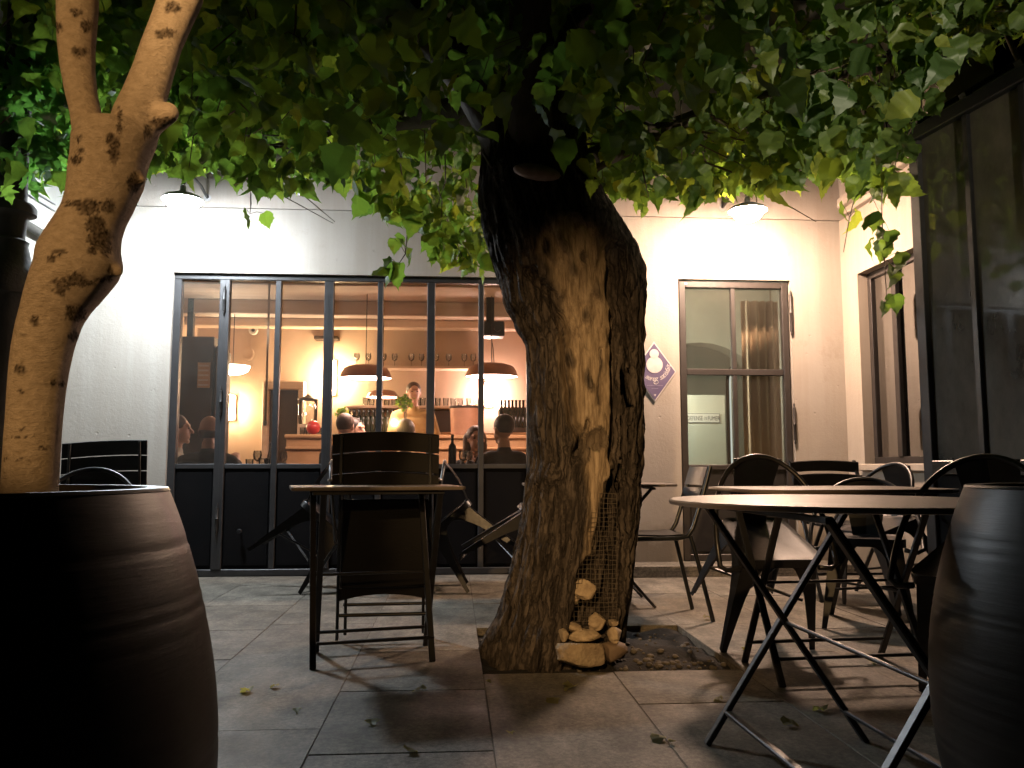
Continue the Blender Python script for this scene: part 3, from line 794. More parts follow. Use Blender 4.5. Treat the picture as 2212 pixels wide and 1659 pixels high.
crev_r = [c8(960, 690), c8(958, 900), c8(985, 1130), c8(985, 1400), c8(990, 1659), c4(1042, 150), c4(1040, 420), c4(1045, 700), c4(1020, 930)]
crev_s = [c4(850, 0), c4(835, 70), c4(812, 120)]
crev_v = [c8(870, 1250), c8(860, 1400), c8(855, 1560)]
hollow = [c4(835, 735), c4(905, 700), c4(935, 480), c4(975, 330), c4(1020, 270), c4(1035, 500), c4(1035, 800), c4(1010, 960), c4(1000, 1080), c4(775, 1090), c4(790, 960), c4(800, 830)]
knot = [(c4(910, 85), 26, 0.03), (c4(655, 280), 32, -0.045), (c4(800, 160), 30, 0.035), (c4(560, 1000), 40, 0.025), (c4(360, 1200), 45, -0.03), (c8(750, 740), 10, 0.03), (c8(560, 200), 40, -0.02)]
NA, NL = 260, 300
vs, tint = [], []
for i in range(NL + 1):
    y = lerp(300, 1465, i / NL)
    xl, xr = table_lookup(tree_tab, y)
    a = onY(xl, y, TY); b = onY(xr, y, TY)
    cx, rx, z = (a.x + b.x) / 2, (b.x - a.x) / 2, (a.z + b.z) / 2
    ry = rx * 0.88
    for j in range(NA):
        ph = 2 * math.pi * j / NA
        u = math.sin(ph); front = math.cos(ph)
        px = lerp(xl, xr, (u + 1) / 2)
        q = Vector((u * 1.0, front * 1.0, z * 1.3))
        wob = 0.035 * noise.noise(q * 2.1 + Vector((3, 1, 5))) + 0.02 * noise.noise(q * 4.3)
        # bark plates: ridges running up the trunk
        s1 = noise.noise(Vector((u * 13 + 0.9 * noise.noise(q * 3), front * 13, z * 1.9)))
        s2 = noise.noise(Vector((u * 22, front * 22, z * 4.5 + 7)))
        s3 = noise.noise(Vector((u * 45, front * 45, z * 11 + 17)))
        ridge = 0.024 * (1 - abs(s1) * 2.4) + 0.012 * (1 - abs(s2) * 2.2) + 0.004 * s3
        d = 0.0; tn = 0.0
        if front > -0.15:
            P = (px + 5 * noise.noise(Vector((px * .05, y * .03, 0))), y + 8 * noise.noise(Vector((px * .04, y * .04, 5))))
            sm = poly_mask((P[0] + (14 if P[0] < 1250 and y < 960 else 0), P[1]), scar, 7)
            # ragged: bark remnants on the upper part of the scar
            rag = noise.noise(Vector((px * 0.05, y * 0.022, 2.0)))
            if y < 860: sm *= max(0.0, min(1.0, 1.35 + rag * 2.0 - max(0, (1190 - px) / 50)))
            tn = sm
            ridge = lerp(ridge, 0.006 * s2 + 0.004 * s3 - 0.012 + 0.016 * noise.noise(Vector((px * .035, y * .011, 3))) + 0.008 * noise.noise(Vector((px * .09, y * .03, 6))), sm)
            for pts, w, dep in ((crev_l, 11, 0.075), (crev_r, 22, 0.13), (crev_s, 7, 0.04), (crev_v, 6, 0.018)):
                ld = line_dist(P, pts)
                if ld < w: d += dep * (1 - (ld / w) ** 2); tn *= min(1.0, 1.5 * ld / w)
            hm = poly_mask(P, hollow, 10)
            if hm > 0: d += 0.15 * hm; tn *= (1 - hm)
            for (kx, ky), kr, kd in knot:
                dd = math.hypot(P[0] - kx, P[1] - ky)
                if dd < kr: d += kd * (1 - (dd / kr) ** 2); tn *= 0.4
        r_ = 1 + wob
        x_ = cx + u * (rx * (1 + wob * 0.3) - 0.024 + ridge - d * abs(u) * 0.35)
        y_ = TY - front * (ry * r_ + ridge) + d * max(front, 0)
        vs.append((x_, y_, z)); tint.append(tn)
m = MB(); fs = []
for i in range(NL):
    for j in range(NA):
        k = (j + 1) % NA
        fs.append([i * NA + j, (i + 1) * NA + j, (i + 1) * NA + k, i * NA + k])
fs.append([j for j in range(NA)])
m.add(vs, fs)
linden = thing('linden_tree', (0, 0, 0), 'old gnarled tree with a hollow scarred trunk growing in the paved pit', 'tree')
trunk = m.build('trunk', 'old_trunk', linden, smooth=180)
def set_tint(me, vals, name='tint'):
    at = me.attributes.new(name, 'FLOAT', 'POINT'); at.data.foreach_set('value', vals)
set_tint(trunk.data, tint)
# sawn face at the top of the trunk
p = onY(1160, 372, TY - 0.30); m = MB()
m.ball((0, 0, 0), 0.105, 0.05, 0.035, 18, 8); o_ = m.build('sawn_stub', 'sawn', linden, smooth=180, loc=p, rot=(R(25), R(8), 0))

limbs = []
def limb(pts, r0, r1, name='limb', mat='limb', n=10, parent=linden):
    # smooth path through the points
    P = [Vector(p) for p in pts]; out = []
    for i in range(len(P) - 1):
        a, b = P[i], P[i + 1]; pa = P[max(i - 1, 0)]; nb = P[min(i + 2, len(P) - 1)]
        for k in range(5):
            t = k / 5
            out.append(0.5 * ((2 * a) + (b - pa) * t + (2 * pa - 5 * a + 4 * b - nb) * t * t + (3 * a - pa - 3 * b + nb) * t ** 3))
    out.append(P[-1])
    rs = [lerp(r0, r1, (k / (len(out) - 1)) ** 0.8) for k in range(len(out))]
    out = [p + Vector((noise.noise(p * 6), noise.noise(p * 6 + Vector((9, 0, 0))), noise.noise(p * 6 + Vector((0, 9, 0))))) * 0.02 for p in out]
    q = MB(); q.tube(out, rs, n); limbs.append(out)
    return q.build(name, mat, parent, smooth=180)
tz = onY(1150, 330, TY).z
tc = onY(1150, 330, TY)
limb([(tc.x - 0.05, TY, tz - 0.15), (tc.x - 0.25, TY - 0.1, tz + 0.25), (tc.x - 0.75, TY - 0.3, tz + 0.6), (tc.x - 1.6, TY - 0.2, tz + 0.8), (tc.x - 2.4, TY + 0.1, tz + 0.75)], 0.15, 0.03)
limb([(tc.x - 0.02, TY + 0.05, tz - 0.15), (tc.x - 0.1, TY + 0.3, tz + 0.3), (tc.x - 0.6, TY + 0.9, tz + 0.55), (tc.x - 1.5, TY + 1.5, tz + 0.55), (tc.x - 2.3, TY + 1.7, tz + 0.5)], 0.13, 0.025)
limb([(tc.x + 0.10, TY, tz - 0.15), onY(1275, 352, TY - 0.02), onY(1330, 325, TY), onY(1372, 306, TY + 0.05), onY(1480, 255, TY + 0.2), onY(1700, 190, TY + 0.5), onY(1900, 150, TY + 0.7)], 0.075, 0.02)
limb([(tc.x + 0.03, TY - 0.02, tz - 0.1), (tc.x + 0.15, TY - 0.1, tz + 0.45), (tc.x + 0.6, TY - 0.3, tz + 0.8), (tc.x + 1.3, TY - 0.5, tz + 0.95)], 0.13, 0.03)
limb([(tc.x + 0.04, TY + 0.03, tz - 0.1), (tc.x + 0.2, TY + 0.6, tz + 0.5), (tc.x + 0.9, TY + 1.3, tz + 0.65), (tc.x + 1.7, TY + 1.7, tz + 0.65)], 0.11, 0.025)
limb([(tc.x - 0.02, TY - 0.05, tz - 0.1), (tc.x - 0.1, TY - 0.7, tz + 0.6), (tc.x - 0.4, TY - 1.5, tz + 0.95), (tc.x - 0.6, TY - 2.1, tz + 1.0)], 0.12, 0.03)
limb([(tc.x + 0.02, TY, tz - 0.1), (tc.x + 0.05, TY + 0.05, tz + 0.8), (tc.x - 0.05, TY + 0.2, tz + 1.5)], 0.16, 0.06)
p0 = onY(1044, 332, TY - 0.1); p1 = onY(1066, 364, TY - 0.16)
m = MB(); m.tube([p0, p1], [0.006, 0.013], 6); m.build('broken_twig', 'twig', linden)

# ---- leaves
def leaf_geo(seed, serr=True, lobes=False):
    r = random.Random(seed)
    outl = [(0, 0), (0.14, -0.06), (0.27, -0.04), (0.38, 0.04), (0.455, 0.15), (0.49, 0.27), (0.47, 0.39), (0.43, 0.50), (0.36, 0.61), (0.28, 0.71), (0.19, 0.81), (0.11, 0.90), (0.045, 1.0), (0, 1.12)]
    if lobes: outl = [(0, 0), (0.24, -0.08), (0.36, 0.05), (0.56, 0.12), (0.38, 0.28), (0.55, 0.50), (0.30, 0.52), (0.20, 0.70), (0.10, 0.86), (0, 1.05)]
    asym = r.uniform(0.88, 1.12)
    vs, fs = [], []
    curl = r.uniform(0.05, 0.75); fold = r.uniform(-0.1, 0.45); tw = r.uniform(-0.5, 0.5); ph = r.uniform(0, 6)
    def z_(x, y): return -curl * (y - 0.2) ** 2 + fold * abs(x) + tw * x * y + 0.06 * math.sin(7 * y + 6 * x + ph) + 0.03 * math.sin(17 * y + ph)
    mid = [(0, y) for _, y in outl]
    for s in (1, -1):
        base = len(vs)
        for k, (x, y) in enumerate(outl):
            xx = x * s * r.uniform(0.95, 1.05) * (asym if s > 0 else 1 / asym) * ((1.04 if k % 2 else 0.94) if serr else 1)
            yy = y + (0.022 if k % 2 else -0.02) * serr
            vs.append((xx, yy, z_(xx, yy)))
        for k, (x, y) in enumerate(mid):
            vs.append((0, max(0, y), z_(0, y)))
        n = len(outl)
        for k in range(n - 1):
            q = [base + k, base + k + 1, base + n + k + 1, base + n + k]
            if k == 0: q = [base, base + 1, base + n + 1]
            if k == n - 2: q = [base + k, base + k + 1, base + n + k]
            fs.append(q if s > 0 else q[::-1])
    return vs, fs
LEAF = [leaf_geo(k) for k in range(10)]
LOBE = [leaf_geo(20 + k, True, True) for k in range(4)]
NARROW = [([(x * 0.34, y, z) for x, y, z in leaf_geo(40 + k)[0]], leaf_geo(40 + k)[1]) for k in range(3)]
def leaf_matrix(rng, pos, size, hang=0.7):
    """leaf blade: local +y is the tip; hang turns the tip down"""
    yaw = rng.uniform(0, 2 * math.pi)
    tip = Vector((math.cos(yaw), math.sin(yaw), 0)) * rng.uniform(0.25, 1.0) + Vector((0, 0, -1)) * rng.uniform(0.3, 1.5) * hang
    tip.normalize()
    nrm = Vector((rng.gauss(0, 1), rng.gauss(0, 1), rng.gauss(0.2, 0.9)))
    nrm = (nrm - tip * nrm.dot(tip)).normalized()
    sx = tip.cross(nrm)
    mt = Matrix((sx, tip, nrm)).transposed().to_4x4()
    mt = Matrix.Translation(pos) @ mt @ Matrix.Diagonal((size, size, size, 1))
    return mt
LEAF_ME = []
for k, (v, f) in enumerate(LEAF):
    for tn in (0.1, 0.45, 0.6, 0.95):
        mb = MB(); mb.add(v, f); me = mb.mesh('leaf', 'leaf', 180); set_tint(me, [tn] * len(me.vertices)); LEAF_ME.append(me)
class Leaves:
    def __init__(self): self.mb = MB(); self.t = []
    def add(self, geo, mtx, tn):
        self.mb.add(geo[0], geo[1], mtx); self.t += [tn] * len(geo[0])
    def build(self, name, mat, parent, kind=None, **kw):
        o = self.mb.build(name, mat, parent, smooth=180, kind=kind, **kw); set_tint(o.data, self.t); return o
rng = random.Random(11)
low = [(0, 405), (60, 415), (150, 405), (250, 385), (340, 385), (400, 390), (480, 385), (520, 395), (600, 425), (680, 420), (740, 400), (780, 420), (820, 470), (900, 500), (960, 560), (1030, 590), (1060, 520), (1200, 330), (1270, 405), (1330, 420), (1385, 440), (1450, 420), (1500, 440), (1560, 425), (1700, 415), (1740, 385), (1800, 405), (1860, 420), (1970, 420), (1990, 265), (2080, 150), (2130, 90), (2212, 60)]
def low_at(x): return table_lookup(low, max(0, min(2212, x)))[0]
picks = []      # (position, size, tint, distance)
def leafpos(px, py, Y): return onY(px, py, Y)
tries = 0
def ok_world(p):
    if p.z < 1.35: return False
    if p.y > FY - 0.10 or p.x > RX - 0.1 or p.x < LX + 0.1: return False
    # keep clear of lamps, conservatory roof
    for lx, ly in ((395, 432), (1615, 455)):
        q = onY(lx, ly, FY - 0.55)
        if (p - q).length < 0.30: return False
        if abs(p.x - q.x) < 0.22 and p.y > FY - 0.9 and p.z < q.z + 0.25: return False
    dx = p - c0
    if p.y < 4.25 and p.x > 2.40 + (4.2 - p.y) * 0.15 - 0.05 and p.z < EZ + 0.1 + max(0, (p.x - 2.4)) * 0.62: return False
    return True
# clusters: sprigs of 4..9 leaves so that the crown has clumps and gaps
def cluster(px, py, Y, n, spread, smin=0.045, smax=0.122):
    c = leafpos(px, py, Y)
    base = max(0, min(1, rng.gauss(0.42, 0.2)))
    for k in range(n):
        q = c + Vector((rng.gauss(0, spread), rng.gauss(0, spread), rng.gauss(0, spread * 0.9)))
        if not ok_world(q): continue
        sx, sy = proj(q)
        if 0 < sx < 2212 and sy > low_at(sx) - 18: continue
        tn = max(0, min(1, base + rng.gauss(0, 0.15)))
        if rng.random() < 0.04: tn = rng.uniform(0.75, 0.95)
        picks.append((q, rng.uniform(smin, smax), tn))
def depth(px, py):
    """the crown hangs low over the tables: nearer the viewer than the lamps"""
    z = rng.uniform(2.02, 2.72)
    if px < 1290 and py < low_at(px) - 120: z = rng.uniform(2.85, 3.35)
    d = ray(px, py)
    return max(3.0, min(5.8 if z > 2.8 else 5.4, (z - CAM_H) / max(d.z, 0.05) * d.y))
for k in range(330):
    px = rng.uniform(-200, 2400)
    py = rng.uniform(-200, low_at(px))
    Y = rng.uniform(3.0, 5.6) if rng.random() < 0.2 and px > 1290 else depth(px, py)
    cluster(px, py, Y, rng.randint(4, 8), 0.12)
for k in range(330):          # the dark mass above the lamps
    px = rng.uniform(120, 1320); py = rng.uniform(-120, low_at(px) - 95)
    if 1040 < px < 1290: py = rng.uniform(-120, 300)
    cluster(px, py, depth(px, py) if py < low_at(px) - 120 else 5.4, rng.randint(5, 9), 0.13, 0.07, 0.14)
for k in range(60):
    px = rng.uniform(330, 1250); py = rng.uniform(-60, 250)
    cluster(px, py, rng.uniform(2.9, 3.6), rng.randint(3, 5), 0.11, 0.08, 0.13)
for k in range(130):          # thick fringe around the warm lamp and along the wall
    px = rng.uniform(1270, 1990); py = low_at(px) - abs(rng.gauss(0, 110)) - 10
    cluster(px, py, max(3.0, min(5.2, depth(px, py) + rng.uniform(-.3, .5))), rng.randint(4, 8), 0.10)
for k in range(80):
    px = rng.choice((rng.uniform(330, 720), rng.uniform(760, 1050))); py = low_at(px) - abs(rng.gauss(0, 55)) - 10
    cluster(px, py, rng.uniform(3.9, 5.2), rng.randint(4, 8), 0.09)
for k in range(90):           # thin sprays right beside the lamps, lit through
    px = rng.choice((rng.uniform(1285, 1820), rng.uniform(1285, 1820), rng.uniform(335, 520), rng.uniform(600, 1040))); py = low_at(px) - rng.uniform(8, 110)
    cluster(px, py, rng.uniform(4.7, 5.5), rng.randint(3, 5), 0.08, 0.06, 0.125)
for k in range(18):           # a few sprays close overhead
    cluster(rng.uniform(520, 1650), rng.uniform(-80, 130), rng.uniform(2.1, 2.8), rng.randint(2, 4), 0.10, 0.09, 0.125)
for k in range(220):          # roof of the crown, out of the picture
    c = Vector((rng.uniform(-2.6, 2.8), rng.uniform(1.2, 5.9), rng.uniform(2.9, 4.0)))
    for j in range(7):
        q = c + Vector((rng.gauss(0, .15), rng.gauss(0, .15), rng.gauss(0, .12)))
        if ok_world(q): picks.append((q, rng.uniform(0.09, 0.15), rng.uniform(0.1, 0.7)))
# hanging sprigs that stand out singly: (picture points of the stem, distance, leaves)
twigs = MB()
sprigs = [([(541, 395), (542, 440), (540, 462)], 4.6, [(527, 466, 0.115), (566, 470, 0.10)]),
          ([(800, 250), (808, 330), (812, 360)], 4.3, [(845, 300, .17), (805, 352, .15), (800, 380, .14), (860, 360, .14), (775, 440, .15), (760, 385, .11), (820, 430, .13), (840, 455, .12)]),
          ([(860, 420), (880, 500), (876, 548), (860, 572)], 4.4, [(842, 575, .15), (866, 585, .14), (835, 590, .12), (872, 520, .10), (878, 555, .10), (925, 522, .10), (905, 485, .11), (850, 525, .09)]),
          ([(960, 460), (985, 520), (1000, 560)], 4.6, [(1000, 555, .12), (1020, 560, .12), (975, 565, .11), (1040, 590, .11), (965, 515, .12), (1010, 505, .11), (1030, 540, .10), (945, 470, .12), (990, 470, .12)]),
          ([(1845, 300), (1848, 420), (1835, 470), (1822, 545)], 4.3, [(1850, 400, .16), (1815, 450, .13), (1850, 470, .13)]),
          ([(1905, 330), (1905, 470), (1910, 560), (1916, 650)], 4.3, [(1860, 395, .15), (1885, 475, .14), (1900, 500, .10), (1925, 515, .13), (1885, 530, .13), (1915, 535, .12), (1950, 560, .13), (1927, 590, .13), (1930, 650, .12), (1912, 662, .09), (1900, 480, .1)]),
          ([(1385, 400), (1388, 440)], 4.6, [(1384, 440, .09), (1376, 448, .08), (1392, 452, .07)]),
          ([(1490, 390), (1495, 440)], 5.0, [(1480, 412, .10), (1497, 425, .10), (1510, 415, .09)]),
          ([(1745, 330), (1735, 380), (1730, 410)], 4.5, [(1705, 370, .12), (1712, 380, .11)]),
          ([(640, 0), (638, 60), (635, 75)], 2.3, [(610, 100, .115), (655, 120, .10), (585, 20, .10)]),
          ([(735, -60), (730, -20), (728, 0)], 2.2, [(715, 0, .15), (760, 45, .12), (700, -20, .12)]),
          ([(1150, 20), (1152, 70)], 3.0, [(1110, 180, .13), (1060, 230, .12), (980, 150, .12), (945, 190, .11)]),
          ([(560, 330), (575, 360), (598, 380)], 4.4, [(580, 385, .16), (575, 345, .12), (560, 380, .13), (600, 400, .12)])]
sprig_leaves = []
for stem, Y, lv in sprigs:
    pts = [onY(x, y, Y) for x, y in stem]
    twigs.tube(pts, [0.0035] * (len(pts) - 1) + [0.0018], 5)
    for x, y, s in lv:
        q = onY(x, y, Y + rng.uniform(-0.08, 0.08))
        near = min(pts, key=lambda a: (a - q).length)
        up = q + Vector((rng.gauss(0, .004), rng.gauss(0, .004), s * 0.28))
        twigs.tube([near, (near + up) / 2 + Vector((0, 0, 0.01)), up], 0.0016, 4)
        sprig_leaves.append((up, s * 0.92, max(0.0, min(1.0, rng.gauss(0.42, 0.2)))))
# thin twigs through the crown
for pts in limbs:
    for k in range(len(pts) // 2, len(pts)):
        for j in range(2):
            a = pts[k]; b = a + Vector((rng.gauss(0, .35), rng.gauss(0, .35), rng.uniform(-0.35, 0.15)))
            if not ok_world(b): continue
            mid_ = (a + b) / 2 + Vector((0, 0, rng.uniform(0, 0.1)))
            twigs.tube([a, mid_, b], [0.008, 0.005, 0.002], 5)
for k in range(240):
    q, s, tn = picks[rng.randrange(len(picks))]
    twigs.tube([q + Vector((rng.gauss(0, .1), rng.gauss(0, .1), 0.28)), q + Vector((rng.gauss(0, .03), 0, 0.14)), q], [0.004, 0.003, 0.0015], 4)
twigs.build('twigs', 'twig', linden, smooth=180, kind='stuff')
# the nearest leaves in view are objects of their own, the rest one mass
def seen(q):
    x, y = proj(q); return -20 < x < 2230 and -30 < y < 1000
cand = sorted([p for p in picks if seen(p[0])], key=lambda p: -p[1] / (p[0] - _o).length)
single = cand[:300 - len(sprig_leaves) - 4]
ids = {id(p) for p in single}
def put_leaf(q, s, tn, hang):
    k = min(3, int(tn * 4))
    me = LEAF_ME[rng.randrange(10) * 4 + k]
    o = bpy.data.objects.new('leaf', me); col.objects.link(o); o.parent = linden
    o.matrix_local = leaf_matrix(rng, q, s, hang)
for q, s, tn in sprig_leaves: put_leaf(q, s, tn, 1.6)
for q, s, tn in single: put_leaf(q, s, tn, 0.9)
L = Leaves()
for p_ in picks:
    if id(p_) in ids: continue
    q, s, tn = p_
    L.add(LEAF[rng.randrange(10)], leaf_matrix(rng, q, s, 0.9), tn)
L.build('crown', 'leaf', linden, 'stuff')

# ================================================================== PALE TREE (left)
PY = 1.22
pale = thing('pale_tree', (0, 0, 0), 'slender pale forked tree with dark bark scars growing out of a barrel planter', 'tree')
main_tab = [(1120, 0, 126), (1060, 6, 122), (1000, 10, 125), (950, 13, 128), (900, 17, 132), (850, 20, 137), (800, 24, 145), (750, 30, 156), (700, 40, 173), (670, 49, 192), (640, 57, 218), (600, 70, 250), (572, 80, 262), (540, 84, 256), (510, 100, 258), (480, 120, 268), (450, 138, 284), (420, 147, 297), (395, 150, 308), (370, 152, 312), (340, 157, 320), (300, 160, 336), (275, 168, 330)]
left_tab = [(330, 160, 250), (290, 158, 236), (250, 153, 220), (200, 141, 209), (150, 132, 204), (100, 126, 204), (50, 124, 208), (0, 124, 211), (-300, 100, 190), (-900, 20, 90)]
right_tab = [(335, 228, 322), (300, 232, 338), (270, 238, 346), (240, 247, 350), (200, 267, 362), (150, 288, 376), (100, 305, 391), (50, 325, 413), (0, 343, 436), (-300, 430, 515), (-900, 640, 700)]
def ring_from(y, xl, xr, Y, n=28):
    a = onY(xl, y, Y); b = onY(xr, y, Y); c = (a + b) / 2; r = (b - a).length / 2
    return [c + Vector((r * math.cos(2 * math.pi * k / n), r * math.sin(2 * math.pi * k / n), 0)) for k in range(n)]
m = MB()
for tab in (main_tab, left_tab, right_tab):
    rows = []
    for a, b in zip(tab, tab[1:]):
        for k in range(3):
            t = k / 3; rows.append(tuple(lerp(p, q, t) for p, q in zip(a, b)))
    rows.append(tab[-1])
    m.loft([ring_from(y, xl, xr, PY) for y, xl, xr in rows])
kk = PY / 2.55
m.capsule(onY(330, 255, PY), onY(362, 244, PY - 0.01), 0.050 * kk, 0.034 * kk)            # sawn side stub
m.capsule(onY(292, 385, PY), onY(304, 388, PY - 0.01), 0.024 * kk, 0.016 * kk)
m.capsule(onY(96, 548, PY), onY(90, 556, PY - 0.01), 0.028 * kk, 0.02 * kk)
m.capsule(onY(248, 578, PY), onY(255, 586, PY - 0.01), 0.022 * kk, 0.016 * kk)
pt = m.build('trunk', 'pale_trunk', pale)
remesh(pt, 0.0032, 6)
marks = [(163, 26, 14, 9), (124, 60, 12, 12), (187, 55, 13, 14), (174, 112, 16, 12), (160, 108, 8, 6), (358, 72, 22, 11), (372, 16, 18, 12), (247, 322, 12, 30), (238, 300, 8, 14), (176, 325, 10, 8), (170, 300, 7, 8), (165, 345, 14, 10), (352, 262, 30, 10), (320, 285, 10, 14), (258, 262, 6, 30), (180, 440, 40, 9), (190, 452, 22, 12), (234, 446, 15, 15), (212, 456, 7, 9), (205, 485, 22, 20), (215, 515, 26, 26), (228, 530, 14, 24), (200, 540, 12, 10), (128, 545, 20, 5), (112, 560, 10, 9), (290, 395, 16, 22), (147, 610, 38, 9), (132, 622, 16, 14), (165, 600, 20, 10), (180, 612, 26, 7), (238, 590, 6, 16), (222, 604, 22, 4), (163, 678, 24, 18), (150, 672, 10, 12), (75, 694, 11, 11), (161, 726, 13, 11), (43, 797, 14, 11), (132, 829, 8, 6), (116, 826, 9, 8), (43, 846, 8, 4), (48, 927, 8, 3), (95, 968, 12, 4), (40, 945, 24, 1.6), (30, 992, 26, 1.6)]
tn = []
for v in pt.data.vertices:
    x, y = proj(v.co); t = 0.0
    w1 = 6 * noise.noise(Vector((x * .12, y * .12, 1))); w2 = 6 * noise.noise(Vector((x * .12, y * .12, 8)))
    if v.co.y < PY + 0.015:
        for mx0, my0, a, b in marks:
            e = math.hypot((x + w1 - mx0) / a, (y + w2 - my0) / b)
            e += 0.45 * noise.noise(Vector((x * .35, y * .35, 14)))
            if e < 1.15: t = max(t, min(1.0, (1.15 - e) * 3.2) * (0.8 + 0.6 * noise.noise(Vector((x * .3, y * .3, 4)))))
    # lenticels and grime
    t = max(t, max(0.0, noise.noise(Vector((v.co.x * 60, v.co.y * 60, v.co.z * 180))) - 0.52) * 1.4)
    tn.append(max(0.0, min(1.0, t)))
set_tint(pt.data, tn)
L = Leaves(); rng = random.Random(21)
for end in (onY(55, -880, PY), onY(670, -880, PY)):
    for k in range(26):
        q = end + Vector((rng.gauss(0, .16), rng.gauss(0, .16), rng.gauss(0.1, .12)))
        L.add(LEAF[rng.randrange(10)], leaf_matrix(rng, q, rng.uniform(0.05, 0.08), 0.8), rng.uniform(0.2, 0.8))
L.build('crown', 'leaf', pale, 'stuff')
# vine with lobed leaves on the old wall
vine = thing('wall_vine', (LX + 0.05, 5.2, 0), 'leafy vine with lobed bright leaves hanging on the weathered pale wall', 'vine')
L = Leaves(); vo = Vector((LX + 0.05, 5.2, 0))
for k in range(240):
    px = rng.uniform(-120, 150); py = rng.uniform(110, 420); Y = rng.uniform(4.0, 5.3)
    c = onY(px, py, Y)
    for j in range(3):
        q = c + Vector((rng.gauss(0, .08), rng.gauss(0, .08), rng.gauss(0, .07)))
        sx, sy = proj(q)
        if sy > 395 + 15 * math.sin(sx * .1) or not ok_world(q): continue
        L.add(LOBE[rng.randrange(4)], Matrix.Translation(-vo) @ leaf_matrix(rng, q, rng.uniform(0.08, 0.12), 1.0), max(0, min(1, rng.gauss(0.4, 0.2))))
L.build('foliage', 'leaf_b', vine, 'stuff')
m = MB(); m.tube([(0, 0, 0), (0.02, 0.05, 1.0), (0.0, -0.1, 1.9), (0.2, -0.2, 2.5), (0.5, -0.6, 2.75)], [0.022, 0.018, 0.014, 0.01, 0.004], 8); m.build('stem', 'twig', vine, smooth=180)

# narrow leaved shrub hanging over the conservatory
L = Leaves(); rng = random.Random(31)
shrub = thing('narrow_leaved_shrub', (2.6, 3.9, 0), 'straggly shrub with narrow grey green leaves spilling over the conservatory roof', 'shrub')
m = MB()
for k in range(70):
    px, py = rng.choice(((rng.uniform(1290, 1560), rng.uniform(-60, 40)), (rng.uniform(1900, 2212), rng.uniform(-60, 60)), (rng.uniform(2080, 2212), rng.uniform(0, 70))))
    Y = rng.uniform(3.4, 4.1)
    a = onY(px, py, Y); e = a + Vector((rng.gauss(0, .1), rng.gauss(0, .1), rng.uniform(-0.12, 0.12)))
    m.tube([a - Vector((2.6, 3.9, 0)), e - Vector((2.6, 3.9, 0))], [0.004, 0.002], 4)
    for j in range(9):
        q = a.lerp(e, j / 8)
        L.add(NARROW[rng.randrange(3)], Matrix.Translation((-2.6, -3.9, 0)) @ leaf_matrix(rng, q, rng.uniform(0.07, 0.11), 0.3), rng.uniform(0.3, 1.0))
m.build('twigs', 'twig', shrub, smooth=180, kind='stuff')
m = MB(); m.tube([(0.35, -0.1, 0.0), (0.34, -0.1, 1.2), (0.30, -0.1, 2.6), (0.1, 0, 3.3)], [0.03, 0.025, 0.02, 0.006], 8); m.build('stem', 'twig', shrub, smooth=180)
L.build('foliage', 'leaf', shrub, 'stuff')

# ================================================================== STONES AND WIRE AT THE TRUNK
def rock(px, py, Y, w, h, d, label, mat='stone', seed=0, rot=0.0, sharp=0.25):
    p = onY(px, py, Y)
    bm = bmesh.new(); bmesh.ops.create_icosphere(bm, subdivisions=4, radius=1)
    rr = random.Random(seed * 17 + 1); planes = []
    for _ in range(17 if sharp > 0.13 else 7):
        planes.append((Vector((rr.gauss(0, 1), rr.gauss(0, 1), rr.gauss(0, 1))).normalized(), rr.uniform(0.62, 0.95)))
    for v in bm.verts:
        c = v.co.copy()
        k = 1 + sharp * noise.noise(c * 1.3 + Vector((seed * 3.1, 0, 0))) + 0.10 * noise.noise(c * 3.1 + Vector((0, seed, 0))) + 0.03 * noise.noise(c * 8)
        c = Vector([math.copysign(abs(a) ** 0.72, a) for a in c]) * k
        for pn, pd in planes:
            e_ = c.dot(pn) - pd
            if e_ > 0: c -= pn * e_ * 0.93
        c += v.co * (0.035 * noise.noise(c * 6 + Vector((seed, 0, 0))) + 0.015 * noise.noise(c * 17))
        v.co = Vector((c.x * w / 2, c.y * d / 2, c.z * h / 2))
    me = bpy.data.meshes.new('stone'); bm.to_mesh(me); bm.free(); me.materials.append(M[mat])
    me.polygons.foreach_set('use_smooth', [True] * len(me.polygons))
    return link('stone', me, None, p, (0, R(rot), 0), label, 'stone', 'stones stacked in the hollow of the trunk')
px2m = 3.55 / 1800
rock(*c4(860, 1262), 3.42, 256 * .39 * px2m, 138 * .39 * px2m, 0.14, 'large squared tan stone at the bottom of the little stack', seed=1, sharp=0.1)
rock(*c4(1045, 1255), 3.45, 150 * .39 * px2m, 100 * .39 * px2m, 0.12, 'smooth brown grey rounded stone beside the large squared stone', 'stone_dark', seed=2, sharp=0.12)
rock(*c4(880, 1160), 3.47, 200 * .39 * px2m, 62 * .39 * px2m, 0.12, 'flat layered tan stone lying on the large squared stone', seed=3, sharp=0.3)
rock(*c4(820, 1118), 3.50, 110 * .39 * px2m, 60 * .39 * px2m, 0.09, 'wedge shaped tan stone leaning on the flat layered stone', seed=4, rot=12, sharp=0.3)
rock(*c4(945, 1090), 3.50, 105 * .39 * px2m, 105 * .39 * px2m, 0.08, 'pointed pale stone standing up behind the flat layered stone', seed=5, rot=-30, sharp=0.4)
rock(*c4(1045, 1150), 3.46, 100 * .39 * px2m, 92 * .39 * px2m, 0.10, 'angular cream stone above the smooth rounded stone', seed=6, rot=15, sharp=0.35)
rock(*c4(1040, 1095), 3.53, 60 * .39 * px2m, 46 * .39 * px2m, 0.06, 'small cream chip on top of the angular stone', seed=7, sharp=0.4)
rock(*c4(770, 1168), 3.46, 56 * .39 * px2m, 76 * .39 * px2m, 0.07, 'narrow upright tan stone at the edge of the bark', seed=8, sharp=0.3)
